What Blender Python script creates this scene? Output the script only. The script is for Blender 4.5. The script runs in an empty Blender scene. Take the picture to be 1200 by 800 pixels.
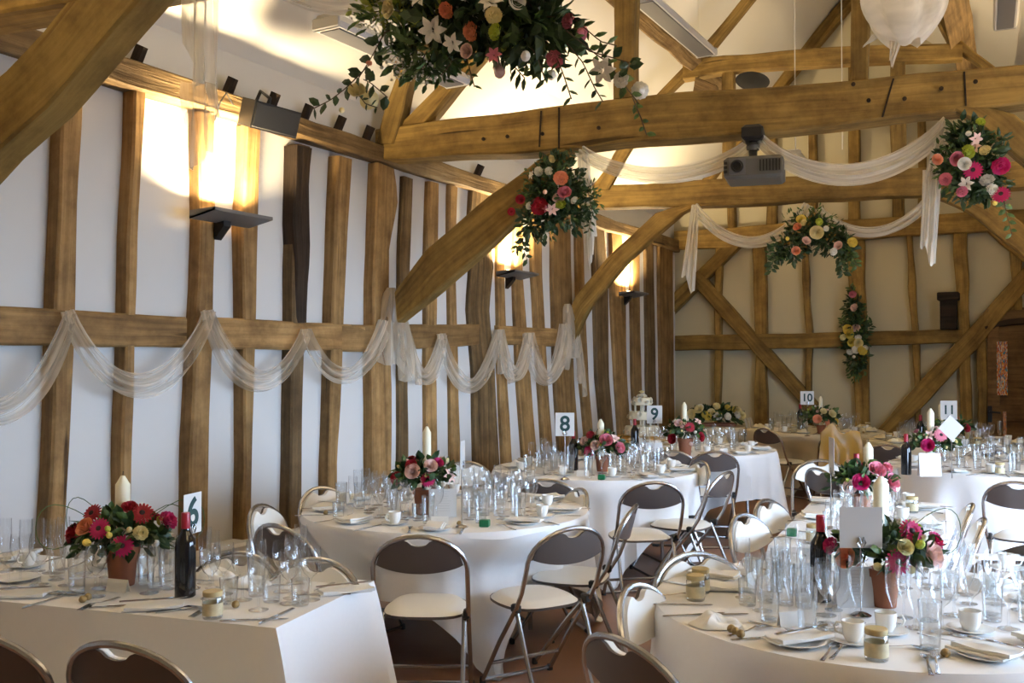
import bpy, bmesh, math, random
from mathutils import Vector, Matrix, noise

# ------------------------------------------------------------------ camera
SC = bpy.context.scene
COL = SC.collection
F, YH, H, VX = 1150.0, 421.0, 1.6, 1212.0
YAW = math.atan((VX-600)/F); PIT = math.atan((YH-400)/F)
cam = bpy.data.cameras.new('camera'); cam_o = bpy.data.objects.new('camera', cam); COL.objects.link(cam_o)
cam.sensor_width = 36; cam.lens = F/1200*36; cam.clip_start = .05; cam.clip_end = 200
cam_o.location = (0, 0, H); cam_o.rotation_euler = (math.pi/2+PIT, 0, YAW)
SC.camera = cam_o
# ------------------------------------------------------------------ world: overcast daylight outside the barn
W = bpy.data.worlds.new('overcast'); SC.world = W; W.use_nodes = True
W.node_tree.nodes['Background'].inputs[0].default_value = (.54, .73, 1.0, 1)
W.node_tree.nodes['Background'].inputs[1].default_value = 26.0
SC.view_settings.view_transform = 'Standard'; SC.view_settings.look = 'None'
SC.cycles.transparent_max_bounces = 32
SC.view_settings.exposure = 0.32; SC.view_settings.gamma = 1.0; SC.view_settings.use_curve_mapping = False
# daylight portals in the open cart doorways of the right-hand wall (they only guide sampling of the sky)
DOORWAYS = [(3.1, 6.0, 2.3), (6.5, 7.9, 2.3)]
def right_x(y): return 2.55-.085*y
for (y0, y1, h) in DOORWAYS:
    l = bpy.data.lights.new('doorway_portal', 'AREA'); l.shape = 'RECTANGLE'; l.size = y1-y0; l.size_y = h
    l.cycles.is_portal = True
    o = bpy.data.objects.new('doorway_portal', l); COL.objects.link(o)
    o.location = (right_x((y0+y1)/2)+.2, (y0+y1)/2, h/2)
    o.rotation_euler = (math.pi/2, 0, math.pi/2+.085)
LAMP_W = 84.0                       # each wall uplighter (set in its own builder)

rnd = random.Random(7)
V = Vector
# ------------------------------------------------------------------ photo pixel -> direction
_fw = V((-math.sin(YAW)*math.cos(PIT), math.cos(YAW)*math.cos(PIT), math.sin(PIT)))
_rt = V((math.cos(YAW), math.sin(YAW), 0)); _up = _rt.cross(_fw); CAMP = V((0, 0, H))
def ray(x, y): return _fw+_rt*((x-600)/F)+_up*((400-y)/F)
def at_z(x, y, z): d = ray(x, y); return CAMP+d*((z-H)/d.z)
def at_plane(x, y, p, n): d = ray(x, y); return CAMP+d*((p-CAMP).dot(n)/d.dot(n))
def at_x(x, y, X): return at_plane(x, y, V((X, 0, 0)), V((1, 0, 0)))
def at_y(x, y, Y): return at_plane(x, y, V((0, Y, 0)), V((0, 1, 0)))

# ------------------------------------------------------------------ mesh helpers
class MB:
    def __init__(s): s.v = []; s.f = []; s.g = []
    def add(s, vs, fs, gs=None):
        o = len(s.v); s.v += [V(p) for p in vs]; s.f += [tuple(i+o for i in q) for q in fs]
        s.g += gs if gs else [(p[0], p[1], p[2]) for p in vs]
        return s
    def box(s, c, d, rz=0, bev=0):
        x, y, z = d[0]/2, d[1]/2, d[2]/2
        if bev:
            b = min(bev, x*.9, y*.9, z*.9); rings = []
            for (zz, k) in ((-z, 1), (-z+b, 0), (z-b, 0), (z, 1)):
                ix, iy = x-b*k, y-b*k
                rings.append([(-ix+b*.5, -iy, zz), (ix-b*.5, -iy, zz), (ix, -iy+b*.5, zz), (ix, iy-b*.5, zz), (ix-b*.5, iy, zz), (-ix+b*.5, iy, zz), (-ix, iy-b*.5, zz), (-ix, -iy+b*.5, zz)])
            vs = [p for r in rings for p in r]; fs = [tuple(range(7, -1, -1)), tuple(range(24, 32))]
            for r in range(3):
                for i in range(8): fs.append((r*8+i, r*8+(i+1) % 8, r*8+8+(i+1) % 8, r*8+8+i))
        else:
            vs = [(-x, -y, -z), (x, -y, -z), (x, y, -z), (-x, y, -z), (-x, -y, z), (x, -y, z), (x, y, z), (-x, y, z)]
            fs = [(3, 2, 1, 0), (4, 5, 6, 7), (0, 1, 5, 4), (1, 2, 6, 5), (2, 3, 7, 6), (3, 0, 4, 7)]
        ca, sa = math.cos(rz), math.sin(rz)
        return s.add([(c[0]+p[0]*ca-p[1]*sa, c[1]+p[0]*sa+p[1]*ca, c[2]+p[2]) for p in vs], fs)
    def lathe(s, prof, seg=16, c=(0, 0, 0), close=True):
        vs = []; fs = []; n = len(prof)
        for (r, z) in prof:
            for i in range(seg):
                a = 2*math.pi*i/seg; vs.append((c[0]+r*math.cos(a), c[1]+r*math.sin(a), c[2]+z))
        for k in range(n-1):
            for i in range(seg):
                j = (i+1) % seg; fs.append((k*seg+i, k*seg+j, k*seg+seg+j, k*seg+seg+i))
        if close:
            if prof[0][0] > 1e-4: fs.append(tuple(range(seg-1, -1, -1)))
            if prof[-1][0] > 1e-4: fs.append(tuple((n-1)*seg+i for i in range(seg)))
        return s.add(vs, fs)
    def tube(s, pts, r, seg=8, cyc=False):
        pts = [V(p) for p in pts]; n = len(pts); vs = []; fs = []; ref = None
        for k, p in enumerate(pts):
            a = pts[(k-1) % n] if (cyc or k) else pts[0]; b = pts[(k+1) % n] if (cyc or k < n-1) else pts[-1]
            t = (b-a).normalized()
            if ref is None: ref = t.cross(V((.31, .52, .8))).normalized()
            u = (ref-t*ref.dot(t)); u = u.normalized() if u.length > 1e-6 else t.orthogonal().normalized()
            ref = u; w = t.cross(u); rr = r[k] if isinstance(r, (list, tuple)) else r
            for i in range(seg):
                an = 2*math.pi*i/seg; vs.append(p+u*(rr*math.cos(an))+w*(rr*math.sin(an)))
        m = n if cyc else n-1
        for k in range(m):
            k2 = (k+1) % n
            for i in range(seg):
                j = (i+1) % seg; fs.append((k*seg+i, k*seg+j, k2*seg+j, k2*seg+i))
        if not cyc:
            fs.append(tuple(range(seg-1, -1, -1))); fs.append(tuple((n-1)*seg+i for i in range(seg)))
        return s.add(vs, fs)
    def grid(s, fn, nu, nv):
        vs = [fn(i/nu, j/nv) for i in range(nu+1) for j in range(nv+1)]
        fs = [(i*(nv+1)+j, (i+1)*(nv+1)+j, (i+1)*(nv+1)+j+1, i*(nv+1)+j+1) for i in range(nu) for j in range(nv)]
        return s.add(vs, fs)
    def prism(s, poly, ext):
        n = len(poly); e = V(ext)
        vs = [V(p) for p in poly]+[V(p)+e for p in poly]
        fs = [tuple(range(n)), tuple(range(2*n-1, n-1, -1))]+[(i, (i+n), ((i+1) % n)+n, (i+1) % n) for i in range(n)]
        return s.add(vs, fs)
    def mesh(s, name, mat, smooth=False, fix=True):
        m = bpy.data.meshes.new(name); m.from_pydata([tuple(p) for p in s.v], [], s.f)
        at = m.attributes.new('gr', 'FLOAT_VECTOR', 'POINT')
        at.data.foreach_set('vector', [c for g in s.g for c in g])
        if fix:
            b = bmesh.new(); b.from_mesh(m); bmesh.ops.recalc_face_normals(b, faces=b.faces); b.to_mesh(m); b.free()
        if smooth: m.polygons.foreach_set('use_smooth', [True]*len(m.polygons)); smooth_by_angle(m)
        m.materials.append(mat); m.update(); return m
def smooth_by_angle(m, ang=.7):
    b = bmesh.new(); b.from_mesh(m)
    for e in b.edges:
        if len(e.link_faces) == 2 and e.calc_face_angle(0) > ang: e.smooth = False
    b.to_mesh(m); b.free()
def link(name, data, parent=None, loc=None, rz=None):
    o = bpy.data.objects.new(name, data); COL.objects.link(o)
    if parent: o.parent = parent
    if loc is not None: o.location = loc
    if rz is not None: o.rotation_euler = (0, 0, rz)
    return o
def obj(name, mb, mat, parent=None, smooth=False, fix=True): return link(name, mb.mesh(name, mat, smooth, fix), parent)
def tag(o, label=None, cat=None, group=None, kind=None):
    if label: o['label'] = label
    if cat: o['category'] = cat
    if group: o['group'] = group
    if kind: o['kind'] = kind
    return o
def thing(name, label, cat, loc=(0, 0, 0), rz=0, group=None): return tag(link(name, None, None, loc, rz), label, cat, group)
def copy_tree(o, parent=None):
    c = o.copy(); COL.objects.link(c); c.parent = parent
    for ch in list(o.children): copy_tree(ch, c)
    return c

# ------------------------------------------------------------------ materials
def new_mat(name):
    m = bpy.data.materials.new(name); m.use_nodes = True; nt = m.node_tree
    return m, nt, nt.nodes['Principled BSDF']
def N(nt, t, **kw):
    n = nt.nodes.new(t)
    for k, v in kw.items():
        if k in n.inputs: n.inputs[k].default_value = v
        else: setattr(n, k, v)
    return n
def plain(name, col, rough=.5, metal=0, spec=None, nscale=0, namt=.12, bump=0, sheen=0, sss=0):
    m, nt, b = new_mat(name); L = nt.links
    b.inputs['Roughness'].default_value = rough; b.inputs['Metallic'].default_value = metal
    if spec is not None: b.inputs['Specular IOR Level'].default_value = spec
    if sheen: b.inputs['Sheen Weight'].default_value = sheen
    c4 = (*col, 1); b.inputs['Base Color'].default_value = c4
    if nscale:
        tc = N(nt, 'ShaderNodeTexCoord'); no = N(nt, 'ShaderNodeTexNoise', Scale=nscale, Detail=4.0); L.new(tc.outputs['Object'], no.inputs['Vector'])
        mx = N(nt, 'ShaderNodeMix', data_type='RGBA'); mx.inputs['A'].default_value = (*[c*(1-namt) for c in col], 1); mx.inputs['B'].default_value = (*[min(1, c*(1+namt)) for c in col], 1)
        L.new(no.outputs['Fac'], mx.inputs['Factor']); L.new(mx.outputs['Result'], b.inputs['Base Color'])
        if bump:
            bp = N(nt, 'ShaderNodeBump', Strength=bump, Distance=.02); L.new(no.outputs['Fac'], bp.inputs['Height']); L.new(bp.outputs['Normal'], b.inputs['Normal'])
    return m
def oak(name, dark, light, rough=.7, crack=.35, bump=.5):
    m, nt, b = new_mat(name); L = nt.links
    a = N(nt, 'ShaderNodeAttribute', attribute_name='gr'); oi = N(nt, 'ShaderNodeObjectInfo')
    ad = N(nt, 'ShaderNodeVectorMath', operation='ADD'); sc = N(nt, 'ShaderNodeVectorMath', operation='SCALE'); sc.inputs[0].default_value = (17, 9, 31)
    L.new(oi.outputs['Random'], sc.inputs['Scale']); L.new(a.outputs['Vector'], ad.inputs[0]); L.new(sc.outputs[0], ad.inputs[1])
    mp = N(nt, 'ShaderNodeMapping'); mp.inputs['Scale'].default_value = (.7, 13, 13); L.new(ad.outputs[0], mp.inputs['Vector'])
    n1 = N(nt, 'ShaderNodeTexNoise', Scale=1.7, Detail=6.0, Roughness=.6, Distortion=.35); L.new(mp.outputs[0], n1.inputs['Vector'])
    n2 = N(nt, 'ShaderNodeTexNoise', Scale=3.2, Detail=6.0, Roughness=.68); L.new(ad.outputs[0], n2.inputs['Vector'])
    rp = N(nt, 'ShaderNodeValToRGB'); L.new(n1.outputs['Fac'], rp.inputs[0])
    e = rp.color_ramp.elements; e[0].position = .28; e[0].color = (*dark, 1); e[1].position = .72; e[1].color = (*light, 1)
    mx = N(nt, 'ShaderNodeMix', data_type='RGBA', blend_type='MULTIPLY'); mx.inputs['Factor'].default_value = .8
    rp2 = N(nt, 'ShaderNodeValToRGB'); L.new(n2.outputs['Fac'], rp2.inputs[0]); e = rp2.color_ramp.elements
    e[0].position = .34; e[0].color = (.42, .37, .31, 1); e[1].position = .6; e[1].color = (1, 1, 1, 1)
    L.new(rp.outputs[0], mx.inputs['A']); L.new(rp2.outputs[0], mx.inputs['B'])
    # drying cracks along the grain
    mp3 = N(nt, 'ShaderNodeMapping'); mp3.inputs['Scale'].default_value = (.8, 14, 14); L.new(ad.outputs[0], mp3.inputs['Vector'])
    n3 = N(nt, 'ShaderNodeTexNoise', Scale=1.0, Detail=2.0); L.new(mp3.outputs[0], n3.inputs['Vector'])
    rp3 = N(nt, 'ShaderNodeValToRGB'); L.new(n3.outputs['Fac'], rp3.inputs[0]); e = rp3.color_ramp.elements
    e[0].position = .27; e[0].color = (crack, crack*.9, crack*.8, 1); e[1].position = .31; e[1].color = (1, 1, 1, 1)
    m2 = N(nt, 'ShaderNodeMix', data_type='RGBA', blend_type='MULTIPLY'); m2.inputs['Factor'].default_value = 1
    L.new(mx.outputs['Result'], m2.inputs['A']); L.new(rp3.outputs[0], m2.inputs['B'])
    # each timber its own tone
    hs = N(nt, 'ShaderNodeHueSaturation'); mr = N(nt, 'ShaderNodeMapRange'); mr.inputs['To Min'].default_value = .75; mr.inputs['To Max'].default_value = 1.2
    L.new(oi.outputs['Random'], mr.inputs['Value']); L.new(mr.outputs[0], hs.inputs['Value']); L.new(m2.outputs['Result'], hs.inputs['Color'])
    L.new(hs.outputs[0], b.inputs['Base Color']); b.inputs['Roughness'].default_value = rough; b.inputs['Specular IOR Level'].default_value = .25
    bp = N(nt, 'ShaderNodeBump', Strength=bump, Distance=.02); ma = N(nt, 'ShaderNodeMath', operation='ADD'); L.new(n1.outputs['Fac'], ma.inputs[0]); L.new(rp3.outputs[0], ma.inputs[1])
    L.new(ma.outputs[0], bp.inputs['Height']); L.new(bp.outputs['Normal'], b.inputs['Normal'])
    return m
def clear_glass(name, tint=(.97, .98, .99)):
    m, nt, b = new_mat(name); L = nt.links; nt.nodes.remove(b); out = nt.nodes['Material Output']
    tr = N(nt, 'ShaderNodeBsdfTransparent')
    lw0 = N(nt, 'ShaderNodeLayerWeight', Blend=.5); p0 = N(nt, 'ShaderNodeMath', operation='POWER'); p0.inputs[1].default_value = 5.0; cm = N(nt, 'ShaderNodeMix', data_type='RGBA')
    cm.inputs['A'].default_value = (*tint, 1); cm.inputs['B'].default_value = (.08, .085, .09, 1)       # light is lost along the wall of the glass at its edges
    L.new(lw0.outputs['Facing'], p0.inputs[0]); L.new(p0.outputs[0], cm.inputs['Factor']); L.new(cm.outputs['Result'], tr.inputs[0])
    gl = N(nt, 'ShaderNodeBsdfGlossy'); gl.inputs['Roughness'].default_value = .03; gl.inputs[0].default_value = (1, 1, 1, 1)
    lw_ = N(nt, 'ShaderNodeLayerWeight', Blend=.5); pw = N(nt, 'ShaderNodeMath', operation='POWER'); pw.inputs[1].default_value = 2.6
    mr = N(nt, 'ShaderNodeMapRange'); mr.inputs['To Min'].default_value = .07; mr.inputs['To Max'].default_value = .75; mx = N(nt, 'ShaderNodeMixShader')
    L.new(lw_.outputs['Facing'], pw.inputs[0]); L.new(pw.outputs[0], mr.inputs['Value']); L.new(mr.outputs[0], mx.inputs[0]); L.new(tr.outputs[0], mx.inputs[1]); L.new(gl.outputs[0], mx.inputs[2]); L.new(mx.outputs[0], out.inputs[0])
    return m
def sheer(name, col, alpha, weave=180):
    m, nt, b = new_mat(name); L = nt.links; nt.nodes.remove(b); out = nt.nodes['Material Output']
    tr = N(nt, 'ShaderNodeBsdfTransparent'); df = N(nt, 'ShaderNodeBsdfDiffuse'); df.inputs[0].default_value = (*col, 1)
    tl = N(nt, 'ShaderNodeBsdfTranslucent'); tl.inputs[0].default_value = (*col, 1)
    ms = N(nt, 'ShaderNodeMixShader'); ms.inputs[0].default_value = .35; L.new(df.outputs[0], ms.inputs[1]); L.new(tl.outputs[0], ms.inputs[2])
    a = N(nt, 'ShaderNodeAttribute', attribute_name='gr'); no = N(nt, 'ShaderNodeTexNoise', Scale=7.0, Detail=3.0); mp = N(nt, 'ShaderNodeMapping'); mp.inputs['Scale'].default_value = (.35, 2.6, 1)
    L.new(a.outputs['Vector'], mp.inputs[0]); L.new(mp.outputs[0], no.inputs['Vector'])
    mr = N(nt, 'ShaderNodeMapRange'); mr.inputs['From Min'].default_value = .3; mr.inputs['From Max'].default_value = .7; mr.inputs['To Min'].default_value = alpha-.18; mr.inputs['To Max'].default_value = alpha+.18
    L.new(no.outputs['Fac'], mr.inputs['Value'])
    mx = N(nt, 'ShaderNodeMixShader'); L.new(mr.outputs[0], mx.inputs[0]); L.new(tr.outputs[0], mx.inputs[1]); L.new(ms.outputs[0], mx.inputs[2]); L.new(mx.outputs[0], out.inputs[0])
    return m
M = {}
M['oak'] = oak('oak_timber', (.145, .088, .023), (.35, .225, .063))
M['oak_post'] = oak('oak_wall_post', (.185, .105, .038), (.43, .265, .105))
M['oak_lit'] = oak('lit_smooth_oak', (.27, .175, .05), (.44, .30, .09), crack=.7, bump=.3)  # smooth oak made lighter: lamp light on the nearest brace is in its colour
M['oak_dark'] = oak('old_dark_oak', (.010, .006, .004), (.05, .03, .016), crack=.5, bump=.8)
M['oak_rough'] = oak('rough_bark_oak', (.09, .055, .022), (.33, .215, .095), crack=.25, bump=1.0)
M['oak_old'] = oak('weathered_oak', (.10, .062, .026), (.27, .175, .08), crack=.3, bump=.8)
M['plaster'] = plain('white_plaster', (.60, .595, .58), .9, nscale=3.5, namt=.03, bump=.12)
M['plaster_back'] = plain('cream_plaster_dim_lit', (.50, .45, .31), .9, nscale=2.5, namt=.04, bump=.1)  # cream plaster darkened: the dim warm light at the back is in its colour
M['ceil'] = plain('ceiling_plaster', (.70, .68, .63), .9, nscale=1.5, namt=.03, bump=.1)
M['floor'] = plain('terracotta_floor', (.33, .18, .115), .36, nscale=2.2, namt=.22, bump=.05)
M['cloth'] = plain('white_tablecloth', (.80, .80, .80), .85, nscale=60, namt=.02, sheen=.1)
M['cloth_far'] = plain('warm_lit_ivory_cloth', (.64, .58, .43), .85, nscale=60, namt=.02)  # warm lamp light on the far cloths is mixed into this colour
M['napkin'] = plain('white_napkin', (.80, .79, .75), .85)
M['napkin_cream'] = plain('cream_napkin', (.70, .63, .44), .85)
M['chrome'] = plain('grey_tube_steel', (.46, .46, .47), .27, 1.0)
M['vinyl'] = plain('cream_vinyl', (.84, .83, .78), .42)
M['shell'] = plain('brown_grey_shell', (.085, .068, .062), .33, spec=.5)
M['rubber'] = plain('black_rubber', (.02, .02, .02), .6)
M['glass'] = clear_glass('clear_glass')
M['water'] = clear_glass('thick_glass', (.955, .965, .97))
M['china'] = plain('white_china', (.82, .81, .77), .22)
M['steel'] = plain('polished_cutlery', (.55, .55, .56), .16, 1.0)
M['wine'] = plain('dark_wine_bottle', (.006, .006, .008), .08, spec=.6)
M['capsule'] = plain('red_capsule', (.35, .012, .03), .35)
M['terracotta'] = plain('terracotta_pot', (.30, .11, .055), .8, nscale=9, namt=.15)
M['candle'] = plain('ivory_candle', (.80, .76, .58), .5)
M['leaf'] = plain('dark_green_leaf', (.022, .055, .014), .5, nscale=8, namt=.5)
M['leaf2'] = plain('mid_green_leaf', (.06, .12, .025), .5, nscale=8, namt=.4)
M['leaf3'] = plain('lime_sprig', (.30, .36, .06), .55, nscale=8, namt=.3)
M['stem'] = plain('brown_stem', (.07, .045, .02), .7)
for k, c in dict(pink=(.62, .18, .24), magenta=(.50, .012, .12), red=(.33, .008, .025), peach=(.78, .32, .18), blush=(.76, .52, .46), white=(.80, .78, .70), cream=(.76, .66, .34), yellow=(.70, .55, .10), lime=(.45, .52, .06)).items():
    M['f_'+k] = plain('petal_'+k, c, .6, nscale=30, namt=.12)
M['f_eye'] = plain('flower_eye', (.03, .012, .015), .8)
M['paper'] = plain('white_card', (.62, .62, .61), .7)
M['card_shaded'] = plain('shaded_white_card', (.47, .455, .44), .75)  # white card greyed, the shade on its face put into the colour
M['ink'] = plain('dark_green_ink', (.012, .05, .05), .7)
M['ink_grey'] = plain('grey_print', (.5, .5, .5), .7)
M['black'] = plain('black_plastic', (.004, .004, .0045), .5)
M['grey'] = plain('grey_plastic', (.085, .083, .075), .42)
M['lampgrey'] = plain('grey_fitting', (.11, .11, .12), .45, nscale=20, namt=.06)
M['white_metal'] = plain('white_enamel', (.48, .47, .46), .4)
M['gold'] = plain('gold_satin', (.46, .26, .04), .38, nscale=5, namt=.2)
M['lid'] = plain('pale_gold_lid', (.50, .40, .20), .4)
M['sheer'] = sheer('cream_organza', (.80, .72, .60), .42)
M['muslin'] = sheer('white_muslin', (.85, .82, .74), .70)
M['jam'] = plain('jar_label', (.55, .48, .30), .5, nscale=40, namt=.35)
M['green'] = plain('green_foil', (.01, .16, .06), .35)
M['truffle'] = plain('gold_brown_truffle', (.28, .19, .07), .5, nscale=60, namt=.5)
M['sconce'] = plain('grey_sconce', (.13, .125, .12), .45, nscale=12, namt=.08)
M['wire'] = plain('white_cord', (.7, .68, .6), .6)
M['door'] = oak('door_oak', (.10, .055, .02), (.20, .115, .045), crack=.6, bump=.2)
# ------------------------------------------------------------------ the setting
XW = -4.46            # front faces of the left wall's posts
YB = 13.4             # front faces of the back wall's timbers
PL = XW-.095           # plaster of the left wall
Y0 = -3.0
def ridge_x(y): return -1.56-.043*y
RZ, EZ = 6.45, 3.42   # ridge and eaves height

def lerp_poly(ps, t):
    L = [0]
    for a, b in zip(ps, ps[1:]): L.append(L[-1]+(b-a).length)
    d = t*L[-1]
    for i in range(len(ps)-1):
        if d <= L[i+1] or i == len(ps)-2:
            k = (d-L[i])/max(1e-9, L[i+1]-L[i]); return ps[i].lerp(ps[i+1], k)
def timber_mb(A, B, ext, wob=.006, ch=.012, seed=0, seg=.14, mb=None):
    """a hewn timber: edges A and B of its front face (3-D polylines), ext = depth vector"""
    A = [V(p) for p in A]; B = [V(p) for p in B]; e = V(ext)
    Ln = sum((b-a).length for a, b in zip(A, A[1:])); n = max(2, min(46, int(Ln/seg)+1))
    vs = []; gs = []; fs = []; en = e.normalized()
    for k in range(n+1):
        t = k/n; a = lerp_poly(A, t); b = lerp_poly(B, t); u = (b-a); w = u.length; u = u.normalized()
        d = t*Ln
        a = a+u*noise.noise((d*2.2, seed*3.7, 1.3))*wob*2+en*noise.noise((d*2.0, seed*2.1, 9.3))*wob
        b = b+u*noise.noise((d*2.2, seed*3.7, 5.3))*wob*2+en*noise.noise((d*2.0, seed*2.1, 13.))*wob
        c = min(ch, w*.3)
        dl = e.length
        for (o, p, q) in ((a+u*c, c, 0), (b-u*c, w-c, 0), (b+en*c, w, c), (b+e-en*c, w, dl-c), (b+e-u*c, w-c, dl), (a+e+u*c, c, dl), (a+e-en*c, 0, dl-c), (a+en*c, 0, c)):
            vs.append(o); gs.append((d, p, q))
    for k in range(n):
        for i in range(8): j = (i+1) % 8; fs.append((k*8+i, k*8+j, k*8+8+j, k*8+8+i))
    fs.append(tuple(range(8))); fs.append(tuple(n*8+i for i in range(7, -1, -1)))
    return (mb or MB()).add(vs, fs, gs)
_ts = [0]
def timber(name, A, B, ext, mat, parent, wob=.006, ch=.012, seg=.14):
    _ts[0] += 1
    return obj(name, timber_mb(A, B, ext, wob, ch, _ts[0], seg), M[mat], parent, smooth=True)
def beam(name, p, q, w, h, mat, parent, wob=.006, up=V((0, 0, 1))):
    """straight square beam between two points, w across, h along 'up'"""
    p = V(p); q = V(q); t = (q-p).normalized(); s = t.cross(up).normalized(); u = s.cross(t).normalized()
    return timber(name, [p-s*w/2-u*h/2, q-s*w/2-u*h/2], [p+s*w/2-u*h/2, q+s*w/2-u*h/2], u*h, mat, parent, wob)

# floor
fl = obj('floor', MB().box((-.95, 5.2, -.1), (9.9, 17.4, .2)), M['floor']); tag(fl, kind='structure')
gr = obj('yard_ground', MB().box((13.7, 5.0, -.12), (18, 40, .04)), plain('dark_yard_gravel', (.11, .105, .09), .9, nscale=12, namt=.2)); tag(gr, kind='structure')

# ---- left wall
wl = obj('wall_left', MB().box((PL-.1, (Y0+YB+.3)/2, 1.8), (.2, YB+.3-Y0, 3.6)), M['plaster']); tag(wl, kind='structure')
# dwarf wall the posts stand on
obj('plinth', MB().box((XW-.06, (Y0+YB)/2, .22), (.26, YB-Y0, .46), bev=.02), M['plaster'], wl)
obj('plaster_panel', MB().box((XW-.045-.05, (6.35+YB)/2, 1.8), (.1, YB-6.35, 2.7)), M['plaster'], wl)
def lw(x, y): return at_x(x, y, XW)
# (front-face left edge, right edge) pixel polylines, top to bottom
LST = [
 ('post', 'oak_post', [(77, 80), (68, 267), (61, 534), (52, 672)], [(99, 86), (92, 267), (83, 534), (75, 668)]),
 ('stud', 'oak_post', [(159, 105), (152, 267), (144, 534), (142, 660)], [(172, 109), (163, 267), (156, 534), (153, 658)]),
 ('post', 'oak_post', [(234, 130), (236, 267), (223, 534), (221, 648)], [(253, 136), (253, 267), (246, 534), (244, 643)]),
 ('stud', 'oak_post', [(290, 146), (285, 267), (287, 534), (285, 636)], [(307, 152), (303, 267), (297, 534), (295, 633)]),
 ('stud', 'oak_old', [(349, 168), (345, 267), (341, 534), (340, 624)], [(365, 172), (361, 267), (355, 534), (354, 621)]),
 ('stud', 'oak_post', [(397, 182), (393, 267), (386, 534), (385, 612)], [(414, 187), (409, 267), (397, 534), (396, 610)]),
 ('post', 'oak_post', [(443, 190), (440, 267), (438, 330), (437, 450), (438, 602)], [(463, 198), (468, 232), (457, 290), (457, 360), (460, 450), (459, 596)]),
 ('stud', 'oak_rough', [(474, 206), (470, 290), (469, 400), (469, 596)], [(485, 210), (482, 290), (478, 400), (481, 592)]),
 ('stud', 'oak_post', [(503, 212), (500, 320), (500, 420), (501, 590)], [(515, 215), (514, 320), (512, 420), (514, 588)]),
 ('stud', 'oak_post', [(528, 216), (527, 300), (529, 420), (530, 584)], [(537, 220), (534, 300), (537, 400), (542, 582)]),
 ('post', 'oak_rough', [(553, 222), (551, 262), (554, 300), (550, 360), (556, 440), (558, 576)], [(580, 230), (574, 262), (579, 310), (574, 360), (580, 430), (588, 570)]),
 ('stud', 'oak_post', [(584, 232), (584, 320), (586, 440), (592, 570)], [(592, 235), (592, 320), (595, 440), (602, 568)]),
 ('stud', 'oak_post', [(604, 238), (603, 320), (608, 440), (616, 562)], [(614, 240), (613, 320), (622, 440), (632, 558)]),
 ('stud', 'oak_post', [(624, 243), (625, 320), (632, 440), (640, 556)], [(634, 246), (636, 320), (642, 440), (651, 553)]),
 ('post', 'oak_post', [(648, 249), (648, 320), (651, 440), (658, 550)], [(669, 254), (670, 320), (673, 440), (680, 545)]),
 ('stud', 'oak_post', [(676, 256), (677, 320), (681, 440), (690, 541)], [(684, 259), (685, 320), (690, 440), (698, 538)]),
 ('stud', 'oak_old', [(694, 262), (697, 320), (700, 440), (709, 536)], [(708, 266), (713, 320), (714, 440), (722, 532)]),
 ('stud', 'oak_post', [(717, 268), (717, 340), (722, 440), (728, 530)], [(729, 272), (734, 340), (735, 440), (741, 526)]),
 ('stud', 'oak_post', [(741, 274), (741, 340), (742, 440), (746, 525)], [(750, 277), (750, 340), (752, 440), (756, 522)]),
 ('stud', 'oak_old', [(757, 279), (758, 340), (759, 440), (761, 520)], [(766, 281), (767, 340), (769, 440), (771, 518)]),
 ('post', 'oak_post', [(773, 282), (773, 340), (775, 440), (776, 516)], [(789, 287), (789, 340), (790, 440), (791, 512)]),
]
for (nm, mt, a, b) in LST:
    o = timber(nm, [lw(*p) for p in a], [lw(*p) for p in b], (-.15, 0, 0), mt, wl, wob=.005)
# upper half of the fifth stud: its shade put in as a near-black piece
timber('stud', [lw(347, 170)+V((.012, 0, 0)), lw(345, 267)+V((.012, 0, 0)), lw(344, 378)+V((.012, 0, 0))], [lw(366, 174)+V((.012, 0, 0)), lw(362, 267)+V((.012, 0, 0)), lw(359, 378)+V((.012, 0, 0))], (-.165, 0, 0), 'oak_dark', wl, wob=.016)
# studs out of frame towards the camera
for y in (2.25, 1.5, .7, -.2, -1.2, -2.2):
    beam('stud', (XW-.075, y, .45), (XW-.075, y, 3.13), .16, .15, 'oak_post', wl, up=V((1, 0, 0)))
# mid rail in lengths
for (a, b) in (([(-160, 350), (218, 371)], [(-160, 402), (218, 407.5)]), ([(254, 372), (427, 381)], [(254, 408.5), (427, 411)]), ([(400, 380), (438, 381)], [(400, 411), (438, 412)]),
               ([(459, 380), (561, 380)], [(459, 410), (561, 405)]), ([(584, 381), (652, 385)], [(584, 404), (652, 406)])):
    timber('rail', [lw(*p)+V((.006, 0, 0)) for p in a], [lw(*p)+V((.006, 0, 0)) for p in b], (-.14, 0, 0), 'oak_post', wl, wob=.004)
# wall plate
timber('wall_plate', [V((XW+.04, y, 3.125)) for y in (Y0, 5, YB)], [V((XW+.04, y, 3.275+.012*math.sin(y))) for y in (Y0, 5, YB)], (-.3, 0, 0), 'oak_rough', wl, wob=.014, seg=.4)
for px in ((28, 10), (160, 72), (268, 108), (318, 126), (358, 142), (397, 156), (430, 172), (560, 205), (640, 232)):
    p = at_x(px[0], px[1], XW-.03); 
    beam('rafter_foot', (XW-.06, p.y, 3.25), (XW-.0, p.y+.01, 3.38), .06, .06, 'oak_dark', wl)
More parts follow.
